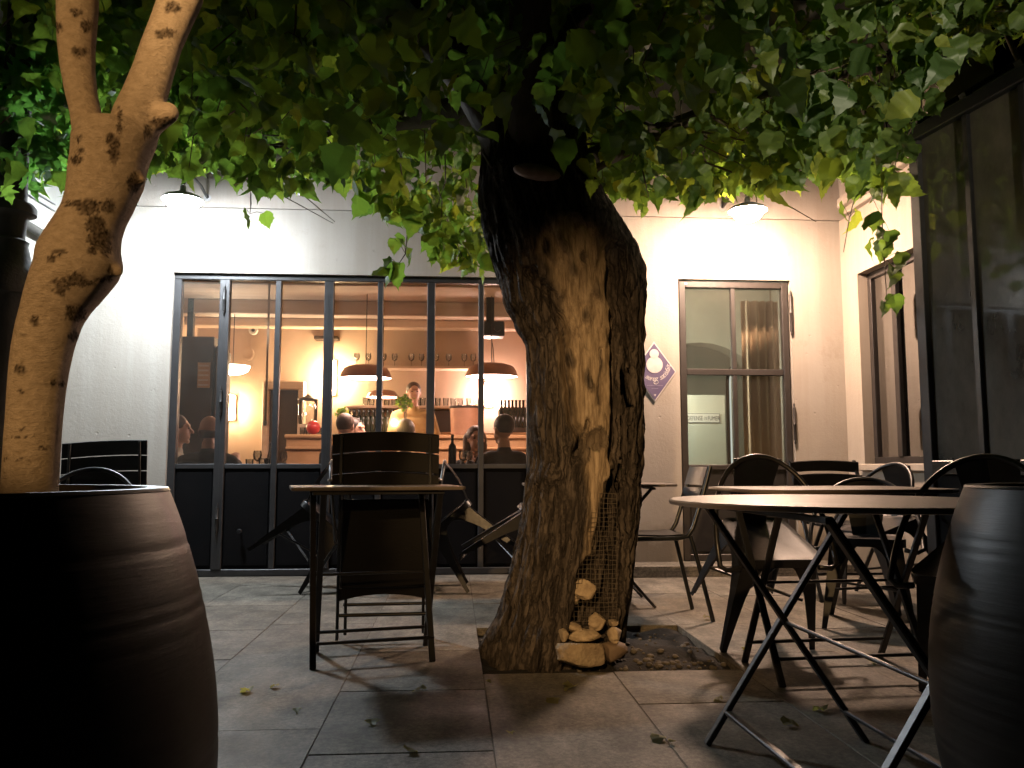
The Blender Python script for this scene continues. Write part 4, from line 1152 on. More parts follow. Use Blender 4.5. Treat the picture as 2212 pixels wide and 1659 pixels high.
rock(*c4(870, 905), 3.56, 140 * .39 * px2m, 105 * .39 * px2m, 0.10, 'domed brown stone wedged behind the wire netting', 'stone', seed=9, rot=18, sharp=0.12)
rock(*c4(815, 955), 3.56, 66 * .39 * px2m, 84 * .39 * px2m, 0.07, 'small tan stone below the domed stone in the hollow', seed=10, rot=-15, sharp=0.3)
# wire netting over the hollow
m = MB()
def net(px, py):
    t = (px - 1235) / 80.0
    return onY(px, py, 3.515 + 0.02 * math.sin(t * 3.0) + 0.02 * t)
x0n, x1n, y0n, y1n = c4(775, 0)[0], c4(1060, 0)[0], c4(0, 380)[1], c4(0, 1085)[1]
def left_edge(y): return table_lookup([(y0n, c4(950, 0)[0]), (c4(0, 740)[1], c4(800, 0)[0]), (y1n, c4(772, 0)[0])], y)[0]
nx = 13
for k in range(nx):
    x = lerp(x0n, x1n, k / (nx - 1))
    pts = [net(x + 1.2 * math.sin(y * .07 + k), y) for y in [lerp(y0n, y1n, j / 14) for j in range(15)] if x > left_edge(y)]
    if len(pts) > 1: m.tube(pts, 0.0011, 4)
for j in range(28):
    y = lerp(y0n, y1n, j / 27)
    xa = left_edge(y); pts = [net(x, y + 1.0 * math.sin(x * .09 + j)) for x in [lerp(xa, x1n, k / 8) for k in range(9)]]
    m.tube(pts, 0.0011, 4)
m.build('wire_netting', 'mesh_wire', label='rusty square wire netting stretched across the hollow of the old trunk', cat='netting')

# ================================================================== BARRELS
def barrel(loc, h, rt, rb, label, seed):
    t = thing('barrel_planter', loc, label, 'planter', 'dark barrel shaped planters')
    prof = []
    K = 150
    r_ = random.Random(seed)
    seams = sorted([r_.uniform(0.03, 0.97) for _ in range(19)])
    for k in range(K + 1):
        a = k / K
        r = rt + (rb - rt) * math.sin(math.pi * min(1, a * 0.97 + 0.015)) ** 0.85
        near = min(abs(a - s) for s in seams)
        if near < 0.006: r -= 0.0011 * (1 - near / 0.006)
        prof.append((r, a * h))
    m = MB()
    for k in range(1): m.lathe(prof, 72, cap=False)
    m.add([(rt * math.cos(2 * math.pi * k / 72), rt * math.sin(2 * math.pi * k / 72), 0.004) for k in range(72)], [list(range(72))[::-1]])
    m.build('body', 'barrel', t, smooth=60)
    m = MB(); m.lathe([(prof[-1][0] + 0.0005, h - 0.012), (prof[-1][0] + 0.003, h - 0.004), (prof[-1][0], h), (rt - 0.022, h), (rt - 0.03, h - 0.05)], 72, cap=False); m.build('rim', 'barrel', t, smooth=40)
    m = MB(); m.lathe([(rt - 0.025, h - 0.045), (rt * 0.5, h - 0.035), (0.01, h - 0.03)], 40, cap=True); m.build('soil', 'soil', t, smooth=180)
    return t
barrel((-0.700, 1.19, 0), 0.770, 0.285, 0.374, 'dark weathered barrel planter in front of the pale trunk', 4)
barrel((1.275, 1.44, 0), 0.765, 0.300, 0.388, 'dark barrel planter touching the round bistro table', 9)

# ================================================================== TABLES AND CHAIRS
def folding_table(loc, rot, label, shape, sx, sy, h, spread=0.235, gap=None):
    t = thing('bistro_table', loc, label, 'table', rot=(0, 0, rot))
    m = MB()
    if shape == 'round':
        m.lathe([(0.01, h - 0.012), (sx - 0.012, h - 0.014), (sx, h - 0.012), (sx + 0.002, h - 0.004), (sx - 0.003, h), (0.01, h)], 64)
    else:
        c = 0.09 if shape == 'octagon' else 0.012
        o = [(-sx + c, -sy), (sx - c, -sy), (sx, -sy + c), (sx, sy - c), (sx - c, sy), (-sx + c, sy), (-sx, sy - c), (-sx, -sy + c)]
        rings = [[Vector((x * k, y * k, z)) for x, y in o] for z, k in ((h - 0.015, 0.994), (h - 0.012, 1), (h - 0.003, 1), (h, 0.996))]
        m.loft(rings)
    m.build('top', 'tabletop', t, smooth=30)
    g = gap or (min(sx, 0.40) - 0.10)
    hh = h - 0.02
    for s in (-1, 1):       # the two crossing frames; each leg a part
        for e in (-1, 1):
            m = MB(); off = 0.014 * s
            m.bar((e * g + off, s * spread, 0), (e * g + off, -s * spread, hh), 0.026, 0.016, 0.003, up=(0, 1, 0)); m.build('leg', 'gun', t)
        m = MB(); k = 0.13
        m.bar((-g, s * spread * (1 - 2 * k), hh * k), (g, s * spread * (1 - 2 * k), hh * k), 0.022, 0.012, 0.003); m.build('stretcher', 'gun', t)
    m = MB(); m.tube([(-g - 0.02, 0, hh / 2), (g + 0.02, 0, hh / 2)], 0.006, 8); m.build('pivot_rod', 'gun', t, smooth=60)
    for s in (-1, 1):
        m = MB(); m.bar((-g - 0.03, s * spread, hh - 0.006), (g + 0.03, s * spread, hh - 0.006), 0.02, 0.014); m.build('top_rail', 'gun', t)
    return t
def armchair_parts(t):
    """sheet metal armchair; origin between the front feet, faces -y"""
    m = MB()
    def seat_ring(z, k):
        c = [(-0.185, 0.02), (0.185, 0.02), (0.155, 0.385), (-0.155, 0.385)]
        out = []
        for i, (x, y) in enumerate(c):
            for a in range(5):
                th = R([180, 270, 0, 90][i] + 90 * a / 4); r = 0.05
                ccx = x - math.copysign(r, x); ccy = y + (r if y < 0.2 else -r)
                px_, py_ = ccx + r * math.cos(th), ccy + r * math.sin(th)
                out.append(Vector((px_ * k, 0.2 + (py_ - 0.2) * k, z)))
        return out
    m.loft([seat_ring(0.405, 0.99), seat_ring(0.438, 1.0), seat_ring(0.445, 0.985), seat_ring(0.440, 0.93), seat_ring(0.436, 0.88)]); m.build('seat', 'gun', t, smooth=40)
    for sx in (-1, 1):
        for y_foot, y_top, nm in ((0.0, 0.055, 1), (0.445, 0.350, -1)):
            m = MB(); rings = []
            xf, xt = (0.215, 0.165) if nm > 0 else (0.205, 0.140)
            for z, w in ((0.0, 0.024), (0.03, 0.026), (0.14, 0.038), (0.25, 0.052), (0.32, 0.070), (0.375, 0.096), (0.415, 0.140)):
                a = z / 0.43
                x = lerp(xf, xt, a) * sx; y = lerp(y_foot, y_top, a)
                xi = x - sx * w; yi = y + nm * w
                tk = 0.006
                rings.append([Vector((x, y, z)), Vector((x, yi, z)), Vector((x - sx * tk, yi, z)), Vector((x - sx * tk, y + nm * tk, z)), Vector((xi, y + nm * tk, z)), Vector((xi, y, z))])
            m.loft(rings); lg = m.build('leg', 'gun', t)
    m = MB(); pts = []
    for k in range(25):
        a = math.pi * k / 24
        s = max(0.0, math.sin(a))
        pts.append((0.262 * math.cos(a), 0.055 + 0.37 * s ** 0.8, 0.40 + 0.335 * s ** 0.75))
    pts = [(0.175, 0.04, 0.395), (0.235, 0.045, 0.385)] + pts + [(-0.235, 0.045, 0.385), (-0.175, 0.04, 0.395)]
    m.tube(pts, 0.0115, 10); m.build('arm_hoop', 'gun', t, smooth=180)
    m = MB(); rings = []
    for k in range(7):
        a = k / 6; w = lerp(0.066, 0.112, a ** 0.9); z = lerp(0.425, 0.728, a); y = lerp(0.372, 0.424, a) + 0.02 * math.sin(math.pi * a)
        rings.append([Vector((-w, y - 0.012, z)), Vector((0, y, z)), Vector((w, y - 0.012, z)), Vector((w, y - 0.008, z)), Vector((0, y + 0.004, z)), Vector((-w, y - 0.008, z))])
    m.loft(rings); m.build('splat', 'black', t)
    m = MB(); m.bar((-0.17, 0.10, 0.18), (0.17, 0.38, 0.18), 0.012, 0.012); m.bar((0.17, 0.10, 0.187), (-0.17, 0.38, 0.187), 0.012, 0.012); m.build('cross_brace', 'gun', t)
proto = [None]
def armchair(loc, rotz, tip, label, group='sheet metal armchairs of the terrace'):
    if proto[0] is None:
        t = thing('metal_armchair', loc, label, 'chair', group); armchair_parts(t); proto[0] = t
    else:
        t = copy_tree(proto[0]); tag(t, label, 'chair', group); t.location = loc
    t.rotation_euler = (R(tip), 0, R(rotz))
    return t
def slat_chair(loc, rot, label, folded=0.0, group='folding slat chairs of the terrace', w=0.42):
    """folding chair with slats; origin on the ground between the rear posts' feet (folded: leaning plane)"""
    t = thing('folding_chair', loc, label, 'chair', group, rot=rot)
    hw = w / 2
    if folded:
        H = 0.95
        for s in (-1, 1):
            m = MB(); m.bar((s * (hw - 0.015), 0, 0), (s * (hw - 0.03), 0, H), 0.024, 0.014); m.build('back_post', 'black', t)
            m = MB(); m.bar((s * (hw - 0.05), 0.03, 0.02), (s * (hw - 0.055), 0.03, 0.60), 0.022, 0.014); m.build('leg', 'black', t)
        for z0, z1 in ((0.868, 0.955), (0.775, 0.862), (0.682, 0.769)): curved_slat(t, hw + 0.012, z0, z1, 0.0, 'back_slat')
        m = MB(); m.box(-hw + 0.03, hw - 0.03, -0.022, -0.008, 0.25, 0.66, 0.006); m.build('seat', 'black_wood', t)
        curved_slat(t, hw - 0.02, 0.19, 0.245, -0.01, 'seat_slat', -0.03)
        m = MB(); m.tube([(-hw + 0.02, 0.0, 0.12), (hw - 0.02, 0.0, 0.12)], 0.009, 8); m.build('stretcher', 'black', t, smooth=60)
        m = MB(); m.tube([(-hw + 0.04, 0.03, 0.16), (hw - 0.04, 0.03, 0.16)], 0.008, 8); m.build('stretcher', 'black', t, smooth=60)
    else:
        for s in (-1, 1):
            m = MB(); m.bar((s * hw, -0.40, 0), (s * hw, 0.09, 0.84), 0.024, 0.014, up=(0, 1, 0)); m.build('back_post', 'black', t)
            m = MB(); m.bar((s * (hw - 0.03), 0.06, 0), (s * (hw - 0.03), -0.36, 0.44), 0.022, 0.014, up=(0, 1, 0)); m.build('leg', 'black', t)
        for z0, z1 in ((0.76, 0.83), (0.665, 0.745)):
            y = lerp(-0.40, 0.09, (z0 + z1) / 2 / 0.84)
            curved_slat(t, hw + 0.012, z0, z1, y - 0.016, 'back_slat')
        for k in range(6):
            y = -0.38 + 0.062 * k
            m = MB(); m.box(-hw + 0.02, hw - 0.02, y, y + 0.054, 0.44, 0.456, 0.003); m.build('seat_slat', 'black_wood', t)
        m = MB(); m.tube([(-hw, -0.31, 0.155), (hw, -0.31, 0.155)], 0.008, 8); m.build('stretcher', 'black', t, smooth=60)
    return t
def curved_slat(t, hw, z0, z1, y, name, bow=0.025):
    m = MB(); rings = []
    for k in range(11):
        a = -1 + 2 * k / 10; yy = y + abs(bow) * (1 - a * a); dz = (0.012 if bow > 0 else 0.022) * (1 - a * a)
        rings.append([Vector((a * hw, yy - 0.007, z0 + dz)), Vector((a * hw, yy + 0.007, z0 + dz)), Vector((a * hw, yy + 0.007, z1 + dz - 0.004)), Vector((a * hw, yy + 0.003, z1 + dz)), Vector((a * hw, yy - 0.003, z1 + dz)), Vector((a * hw, yy - 0.007, z1 + dz - 0.004))])
    m.loft(rings); return m.build(name, 'black_wood', t, smooth=40)

# near right: round table and the octagonal one behind it
folding_table((0.985, 2.075, 0), R(92), 'wet round bistro table next to a barrel planter', 'round', 0.43, 0.43, 0.716, 0.235, 0.375)
folding_table((1.50, 3.27, 0), R(4), 'brown octagonal bistro table next to the round wet table', 'octagon', 0.42, 0.30, 0.716, 0.20)
armchair((1.375, 3.64, 0), 4, 26, 'metal armchair tipped forward with its hoop leaning over the octagonal table')
armchair((2.02, 4.02, 0), -28, 0, 'metal armchair standing upright between the octagonal table and the slat chair')
armchair((1.80, 2.80, 0), -52, 20, 'metal armchair tipped toward the round wet table')
armchair((1.66, 2.12, 0), -78, 0, 'metal armchair standing behind a barrel planter by the conservatory panels')
armchair((2.33, 4.62, 0), -75, 14, 'metal armchair leaning close under the side window')
slat_chair((2.42, 5.28, 0), (0, 0, R(-4)), 'folding chair with two dark back slats beneath the side window')
# middle: small table with folded chair, table by the window with two tipped chairs
folding_table((-0.335, 3.65, 0), R(12), 'small square bistro table with a folded slat chair leaning on it', 'square', 0.355, 0.20, 0.718, 0.16, 0.24)
slat_chair((-0.315, 3.99, 0), (R(8), 0, R(3)), 'folded black chair with three curved back slats leaning on the small square table', folded=1.0, w=0.46)
folding_table((-0.43, 5.62, 0), R(0), 'bistro table near the window between two tipped armchairs', 'square', 0.36, 0.29, 0.722, 0.20)
armchair((-0.95, 5.62, 0), 90, 40, 'metal armchair tipped against the window table with legs pointing to the pale trunk')
armchair((0.09, 5.60, 0), -90, 40, 'metal armchair tipped against the window table with legs pointing to the old tree')
# behind the old tree
folding_table((0.86, 5.0, 0), R(88), 'bistro table half hidden behind the old tree', 'octagon', 0.30, 0.44, 0.700, 0.30)
armchair((0.36, 5.0, 0), 90, 46, 'metal armchair tipped against the table behind the old tree')
# bent tube chair
def tube_chair(loc, rotz, label):
    t = thing('tube_chair', loc, label, 'chair', rot=(0, 0, R(rotz)))
    w = 0.17
    for s in (-1, 1):
        m = MB(); m.tube([(s * w, -0.21, 0.42), (s * w, 0.10, 0.425), (s * w, 0.155, 0.435), (s * w, 0.185, 0.48), (s * w, 0.245, 0.66), (s * w, 0.285, 0.80)], 0.012, 10); m.build('side_frame', 'black', t, smooth=60)
        m = MB(); m.tube([(s * w, 0.17, 0.44), (s * (w + 0.01), 0.205, 0.30), (s * (w + 0.02), 0.275, 0.0)], 0.0115, 10); m.build('leg', 'black', t, smooth=60)
        m = MB(); m.tube([(s * w, -0.19, 0.42), (s * (w + 0.01), -0.23, 0.2), (s * (w + 0.02), -0.26, 0.0)], 0.0115, 10); m.build('leg', 'black', t, smooth=60)
    m = MB(); rings = []
    for y, z in ((-0.215, 0.425), (-0.19, 0.440), (0.05, 0.434), (0.13, 0.44)):
        rings.append([Vector((-w, y, z)), Vector((w, y, z)), Vector((w, y, z + 0.008)), Vector((-w, y, z + 0.008))])
    m.loft(rings); m.build('seat', 'black', t)
    for z0, z1 in ((0.60, 0.685), (0.70, 0.80)):
        m = MB(); y0 = lerp(0.185, 0.285, (z0 - 0.48) / 0.32); y1 = lerp(0.185, 0.285, (z1 - 0.48) / 0.32); rings = []
        for k in range(9):
            a = -1 + k / 4; b = 0.03 * (1 - a * a)
            rings.append([Vector((a * w, y0 + b - 0.016, z0)), Vector((a * w, y0 + b - 0.008, z0)), Vector((a * w, y1 + b - 0.008, z1)), Vector((a * w, y1 + b - 0.016, z1))])
        m.loft(rings); m.build('back_slat', 'gun', t, smooth=40)
    return t
tube_chair((1.075, 4.53, 0), -90, 'black bent tube chair seen side on between the old tree and the door')
# left: armchair and folded chair beyond the barrel
armchair((-1.83, 4.30, 0), 14, 8, 'metal armchair whose hoop shows just above the barrel with the pale tree')
slat_chair((-1.98, 4.95, 0), (R(-8), R(-3), R(8)), 'folded slat chair leaning behind the hooped armchair by the pale trunk', folded=1.0, w=0.44)

# ================================================================== SIGN ON THE WALL
sc_ = onY(1413, 803, FY); S = onY(1460, 803, FY).x - sc_.x; Hh = sc_.z - onY(1413, 868, FY).z
sign = thing('diamond_sign', (sc_.x, FY - 0.004, sc_.z), 'violet diamond shaped enamel sign with white discs and curved lettering beside the door', 'sign')
m = MB()
def diamond(k, y0, y1): return [[Vector((x * k, y, z * k)) for x, z in ((S, 0), (0, Hh), (-S, 0), (0, -Hh))] for y in (y0, y1)]
m.loft(diamond(1.0, 0.0, -0.008)); m.build('border', 'sign_white', sign)
m = MB(); m.loft(diamond(0.94, -0.0085, -0.011)); m.build('plate', 'violet', sign)
m = MB(); m.lathe([(0.064, 0), (0.064, 0.0015)], 40); m.build('disc', 'sign_white', sign, loc=(0, -0.0125, 0.052), rot=(R(90), 0, 0))
m = MB(); m.lathe([(0.036, 0), (0.036, 0.0015)], 32); m.build('disc', 'sign_white', sign, loc=(-0.002, -0.0142, 0.137), rot=(R(90), 0, 0))
rad = 0.100
for word, mid, step in (('Vous', -166, 10.0), ('serez', -104, 10.0), ('satisfait', -35, 7.6)):
    m = MB()
    for k, chh in enumerate(word):
        a = R(mid + (k - (len(word) - 1) / 2) * step)
        v, f = text_geo(chh, 0.058, 0.3)
        mt = Matrix.Translation((rad * math.cos(a), -0.0125, 0.052 + rad * math.sin(a))) @ Matrix.Rotation(-(a + R(90)), 4, 'Y') @ Matrix.Rotation(R(90), 4, 'X') @ Matrix.Translation((0, -0.026, 0))
        m.add(v, f, mt)
    if word == 'serez': m.tube([(0.004 + 0.026 * (1 - k / 26) * math.cos(1.2 - k * 0.30), -0.0125, -0.085 + 0.020 * (1 - k / 26) * math.sin(1.2 - k * 0.30)) for k in range(24)], 0.0022, 4)
    m.build('lettering', 'sign_white', sign)
for w_, z_ in ((0.062, -0.108), (0.026, -0.132)):
    m = MB(); m.box(-w_, w_, -0.0128, -0.0115, z_ - 0.003, z_ + 0.003); m.build('small_print', 'sign_print', sign)
m = MB(); m.add([(-0.011, -0.0125, -0.176), (0.011, -0.0125, -0.176), (0, -0.0125, -0.192)], [[0, 2, 1]]); m.build('arrow_mark', 'sign_white', sign)

# ================================================================== LOBBY BEHIND THE DOOR
p = onY(1524, 925, 7.35)
a = onY(1476, 853, 7.35); b = onY(1566, 853, 7.35)
m = MB(); m.box(a.x - 0.15, b.x, 7.35, 7.42, 0.02, a.z, 0.004); m.build('screen_wall', 'white_board', label='white half height partition behind the door carrying the no smoking plate', cat='partition')
a = onY(1484, 892, 7.34); b = onY(1556, 914, 7.34)
sg = thing('smoking_sign', ((a.x + b.x) / 2, 7.349, (a.z + b.z) / 2), 'small white enamel plate reading DEFENSE DE FUMER behind the door glass', 'sign')
hw, hh = (b.x - a.x) / 2, (a.z - b.z) / 2
m = MB(); m.box(-hw, hw, -0.006, 0, -hh, hh, 0.002); m.build('plate', 'enamel', sg)
m = MB()
for z_ in (-hh + 0.005, hh - 0.005): m.box(-hw + 0.004, hw - 0.004, -0.0072, -0.0062, z_ - 0.0022, z_ + 0.0022)
for x_ in (-hw + 0.005, hw - 0.005): m.box(x_ - 0.0022, x_ + 0.0022, -0.0072, -0.0062, -hh + 0.0075, hh - 0.0075)
m.build('border', 'ink', sg)
m = MB()
for s_, x_, z_ in (('DEFENSE', -0.075, 0.058), ('DE', 0.018, 0.034), ('FUMER', 0.088, 0.058)):
    v, f = text_geo(s_, z_); sxx = 0.62
    m.add(v, f, Matrix.Translation((x_ * hw / 0.145, -0.0072, -0.36 * z_)) @ Matrix.Diagonal((sxx, 1, 1, 1)) @ Matrix.Rotation(R(90), 4, 'X'))
m.build('lettering', 'ink', sg)
m = MB()
for s in (-1, 1):
    for q in (-1, 1): m.box(s * (hw - 0.006) - 0.003, s * (hw - 0.006) + 0.003, -0.008, -0.0065, q * (hh - 0.006) - 0.003, q * (hh - 0.006) + 0.003)
m.build('screw', 'ink', sg)
# curtain
a = onY(1606, 900, 6.72); b = onY(1712, 900, 6.72)
m = MB(); rings = []
for z in (0.10, 1.0, 2.18):
    rings.append([Vector((lerp(a.x, b.x, k / 60), 6.72 + 0.035 * math.sin(k * 0.62 + 0.3 * math.sin(k * .21)) * (1 - 0.2 * z / 2), z)) for k in range(61)])
m.loft(rings, cap=False, closed=False); m.build('curtain', 'curtain', label='tan curtain in vertical folds inside the glazed door', cat='curtain', smooth=180)
def globe(px, py, Y, r, s, c, label, top):  # glowing globes stand in for oval lamp reflections on the glass
    p = onY(px, py, Y); t = thing('globe_lamp', (p.x, p.y, p.z), label, 'lamp', 'globes standing in for door glass reflections')
    m = MB(); m.ball((0, 0, 0), r, r, r * 1.15); m.build('globe', emit('globe_' + str(px), c, s), t, smooth=180)
    m = MB(); m.tube([(0, 0, r), (0, 0, top - p.z)], 0.004, 6); m.build('cord', 'black', t)
globe(1684, 752, 7.0, 0.035, 40, (1, 0.93, 0.82), 'first of two small glowing globes standing in for reflections in the door glass', 2.6)
globe(1699, 757, 7.35, 0.035, 40, (1, 0.93, 0.82), 'second of two small glowing globes standing in for reflections in the door glass', 2.6)
p = onY(1555, 870, 8.1)
m = MB(); m.ball((0, 0, 0), 0.06, 0.06, 0.06); t = thing('fill_globe', (1.53, 6.95, 1.62), 'added unseen round lamp on the lobby wall brightening the white partition', 'lamp'); m.build('globe', emit('lobby_light', (0.95, 1.0, 0.86), 480), t, smooth=180)  # unseen lamp, added to brighten the partition
m = MB(); m.tube([(-0.12, 0, 0), (-0.05, 0, 0)], 0.02, 10); m.build('bracket', 'black', t)
# lit slot of the far doorway
a = onY(1578, 805, 9.25); b = onY(1606, 990, 9.25)
dw = thing('far_doorway', ((a.x + b.x) / 2, 9.29, 0), 'narrow brightly lit arched opening at the back of the lobby', 'doorway')
w_ = (b.x - a.x) / 2 + 0.03; zt = a.z
m = MB(); n_ = 10
o_ = [(-w_, 0.83)] + [(-w_ * math.cos(math.pi * k / n_), zt - 0.12 + 0.2 * math.sin(math.pi * k / n_)) for k in range(n_ + 1)] + [(w_, 0.83)]
m.add([(x, 0, z) for x, z in o_], [list(range(len(o_)))]); m.build('lit_glass', emit('lit_glass', (0.93, 1.0, 0.95), 0.9), dw)
m = MB(); m.tube([(x, -0.012, z) for x, z in o_], 0.02, 6); m.build('frame', 'dark_wood', dw)

# ================================================================== BAR ROOM THINGS
def pendant(px, py, Y, rpx, label, s):
    p = onY(px, py, Y); r = rpx / 1800 * Y
    t = thing('pendant_lamp', tuple(p), label, 'lamp', 'dome pendant lamps over the bar')
    m = MB(); m.lathe([(0.03, r * 0.52), (r * 0.55, r * 0.50), (r * 0.82, r * 0.40), (r * 0.93, r * 0.22), (r, 0.0)], 36, cap=False); m.build('dome', 'copper', t, smooth=60)
    m = MB(); m.lathe([(r * 0.985, 0.012), (r * 0.5, 0.02), (0.005, 0.02)], 36); m.build('diffuser', emit('diffuser_' + str(px), (1.0, 0.66, 0.55), s), t, smooth=180)
    m = MB(); m.tube([(0, 0, r * 0.5), (0.0, 0, 2.5 - p.z)], 0.004, 6); m.build('cord', 'black', t)
pendant(790, 818, 8.2, 56, 'dome pendant with glowing rim hanging beside the first wall sconce', PENDANT)
pendant(1062, 815, 8.2, 58, 'dome pendant with glowing rim hanging below the black projector', PENDANT)
pendant(826, 860, 9.3, 34, 'small disc pendant glowing above the bar bottles', PENDANT)
def sconce(px, py, Y, h, s, c, label):
    p = onY(px, py, Y); t = thing('wall_sconce', (p.x, p.y, p.z), label, 'lamp', 'lit sconces of the bar room')
    m = MB(); m.box(-0.05, 0.05, 0.06, 0.075, -h * 0.5, h * 0.5, 0.004); m.build('backplate', 'copper', t)
    m = MB(); m.lathe([(0.02, -h / 2), (0.05, -h / 2 + 0.02), (0.055, 0), (0.05, h / 2 - 0.02), (0.02, h / 2)], 20); m.build('glowing_shade', emit('sconce_' + str(px), c, s), t, smooth=60)
    m = MB(); m.tube([(0, 0.06, 0), (0, 0.03, 0)], 0.014, 8); m.build('arm', 'copper', t)
sconce(716, 815, 9.98, 0.42, SCONCE, (1.0, 0.70, 0.40), 'tall bright sconce on the wall beside the framed opening')
sconce(1056, 852, 9.98, 0.30, SCONCE, (1.0, 0.64, 0.54), 'bright sconce on the wall under the black projector')
sconce(497, 880, 9.98, 0.30, SCONCE * 0.7, (1.0, 0.70, 0.40), 'small bright sconce beside the dark cabinet')
# white shade lamp
p = onY(503, 795, 8.6); t = thing('shade_lamp', tuple(p), 'wide white shaded lamp glowing over the diners', 'lamp')
m = MB(); m.lathe([(0.17, 0.02), (0.15, -0.03), (0.09, -0.06), (0.03, -0.07)], 30); m.build('glass_bowl', emit('bowl', (1.0, 0.86, 0.68), 30), t, smooth=60)
m = MB(); m.tube([(0, 0, 0.02), (0, 0, 2.5 - p.z)], 0.004, 6); m.build('cord', 'black', t)
# black uplight bar above first sconce
p = onY(703, 728, 9.9); t = MB(); t.box(p.x - 0.14, p.x + 0.14, 9.93, 10.095, p.z - 0.02, p.z + 0.02, 0.004); t.build('wall_bracket', 'dark_wood', label='short dark bracket shelf above the tall sconce', cat='bracket')
# projector
p = onY(1061, 712, 8.3); t = thing('projector', tuple(p), 'black projector box hanging from the ceiling beam', 'projector')
m = MB(); m.box(-0.13, 0.13, -0.10, 0.10, -0.08, 0.07, 0.012); m.build('body', 'black', t)
m = MB(); m.box(-0.05, 0.03, -0.02, 0.02, 0.07, 2.5 - p.z, 0.0); m.build('ceiling_mount', 'black', t)
m = MB(); m.lathe([(0.035, 0), (0.035, 0.02), (0.028, 0.022)], 16); m.build('lens', 'black', t, loc=(0.06, -0.10, 0), rot=(R(90), 0, 0))
m = MB(); m.tube([(0, -0.02, -0.08), (0.02, -0.02, -0.2), (0.03, -0.02, -0.36)], 0.004, 6); m.build('cord', 'black', t)
# dark cabinet with price boards
a = onY(381, 726, 8.4); b = onY(470, 900, 8.4)
t = thing('dark_cabinet', ((a.x + b.x) / 2, 8.5, 0), 'tall dark brown cabinet with a flue behind the seated diners', 'cabinet')
w_ = (b.x - a.x) / 2
m = MB(); m.box(-w_, w_ - 0.06, -0.1, 0.35, 0, a.z, 0.01); m.box(w_ - 0.06, w_, -0.1, 0.35, 0, a.z - 0.09, 0.03); m.build('carcass', 'dark_wood', t)
p = onY(400, 705, 8.4); m = MB(); m.box(p.x - t.location.x - 0.03, p.x - t.location.x + 0.03, 0.05, 0.11, a.z, 2.5, 0.0); m.build('flue', 'black', t)
a2 = onY(428, 783, 8.39); b2 = onY(453, 838, 8.39)
pb = thing('price_board', ((a2.x + b2.x) / 2, 8.388, (a2.z + b2.z) / 2), 'small pale board of price lines fixed on the dark cabinet', 'board')
w2, h2 = (b2.x - a2.x) / 2, (a2.z - b2.z) / 2
m = MB(); m.box(-w2, w2, -0.004, 0.0, -h2, h2); m.build('backing', 'curtain', pb)
for k in range(5):
    z = h2 * (0.75 - 0.38 * k); m = MB(); m.box(-w2 * .85, w2 * .75, -0.0065, -0.0045, z - 0.008, z + 0.008); m.build('price_line', 'enamel', pb)
# round things on the wall
p = onY(548, 714, 10.08); t = thing('round_speaker', tuple(p), 'small white ring with dark centre fixed high on the wall', 'speaker')
m = MB(); m.lathe([(0.056, 0), (0.056, 0.02), (0.045, 0.03)], 28); m.build('ring', 'enamel', t, rot=(R(90), 0, 0)); m = MB(); m.lathe([(0.022, 0.031), (0.02, 0.036)], 20); m.build('centre', 'dark_wood', t, rot=(R(90), 0, 0))
p = onY(535, 765, 10.08); t = thing('wall_plate', tuple(p), 'faint round plate hung beneath the white ring', 'plate')
m = MB(); m.lathe([(0.08, 0), (0.08, 0.012), (0.07, 0.016), (0.05, 0.010), (0.01, 0.010)], 32); m.build('dish', 'room_wall', t, rot=(R(90), 0, 0), smooth=40)
# framed dark opening with arch
a = onY(585, 822, 9.9); b = onY(652, 1000, 9.9)
t = thing('dark_opening', ((a.x + b.x) / 2 - 0.05, 10.05, 0), 'dark wooden doorway frame standing at the end of the bar', 'doorway'); w_ = (b.x - a.x) / 2 + 0.05
m = MB(); m.box(-w_, w_, -0.12, 0.045, a.z - 0.10, a.z, 0.01); m.box(-w_, -w_ + 0.07, -0.12, 0.045, 0, a.z - 0.10, 0.01); m.box(w_ - 0.07, w_, -0.12, 0.045, 0, a.z - 0.10, 0.01); m.build('frame', 'room_beam', t)
m = MB(); m.box(-w_ + 0.07, w_ - 0.07, -0.02, 0.045, 0, a.z - 0.10); m.build('door_leaf', 'dark_wood', t)
# key tag on ribbon in the window
p = onY(575, 860, 6.75); q = onY(572, 914, 6.75)
t = thing('hanging_tag', (p.x, 6.75, 0), 'round tag on a pale ribbon hanging in front of the dark doorway', 'tag')
m = MB(); m.box(-0.008, 0.008, -0.002, 0.002, q.z + 0.02, 2.37); m.build('ribbon', 'curtain', t)
m = MB(); m.lathe([(0.022, 0), (0.022, 0.004), (0.012, 0.006)], 20); m.build('disc', 'enamel', t, loc=(-0.004, 0, q.z), rot=(R(90), 0, 0))

# bar counter
a = onY(618, 938, 8.9)
t = thing('bar_counter', (0, 8.9, 0), 'light wooden bar counter with moulded edge running along the room', 'bar counter')
bx0, bx1 = a.x, 1.28
m = MB(); m.box(bx0, bx1, 0.05, 0.45, 0, a.z - 0.16); m.build('front', 'wood_bar', t)
m = MB(); m.box(bx0 - 0.02, bx1, 0.0, 0.50, a.z - 0.045, a.z, 0.012); m.build('top', 'wood_bar', t)
m = MB(); m.box(bx0 - 0.01, bx1, 0.02, 0.48, a.z - 0.16, a.z - 0.13, 0.008); m.box(bx0, bx1, 0.03, 0.47, a.z - 0.13, a.z - 0.045); m.build('moulding', 'wood_bar', t)
bar_z = a.z
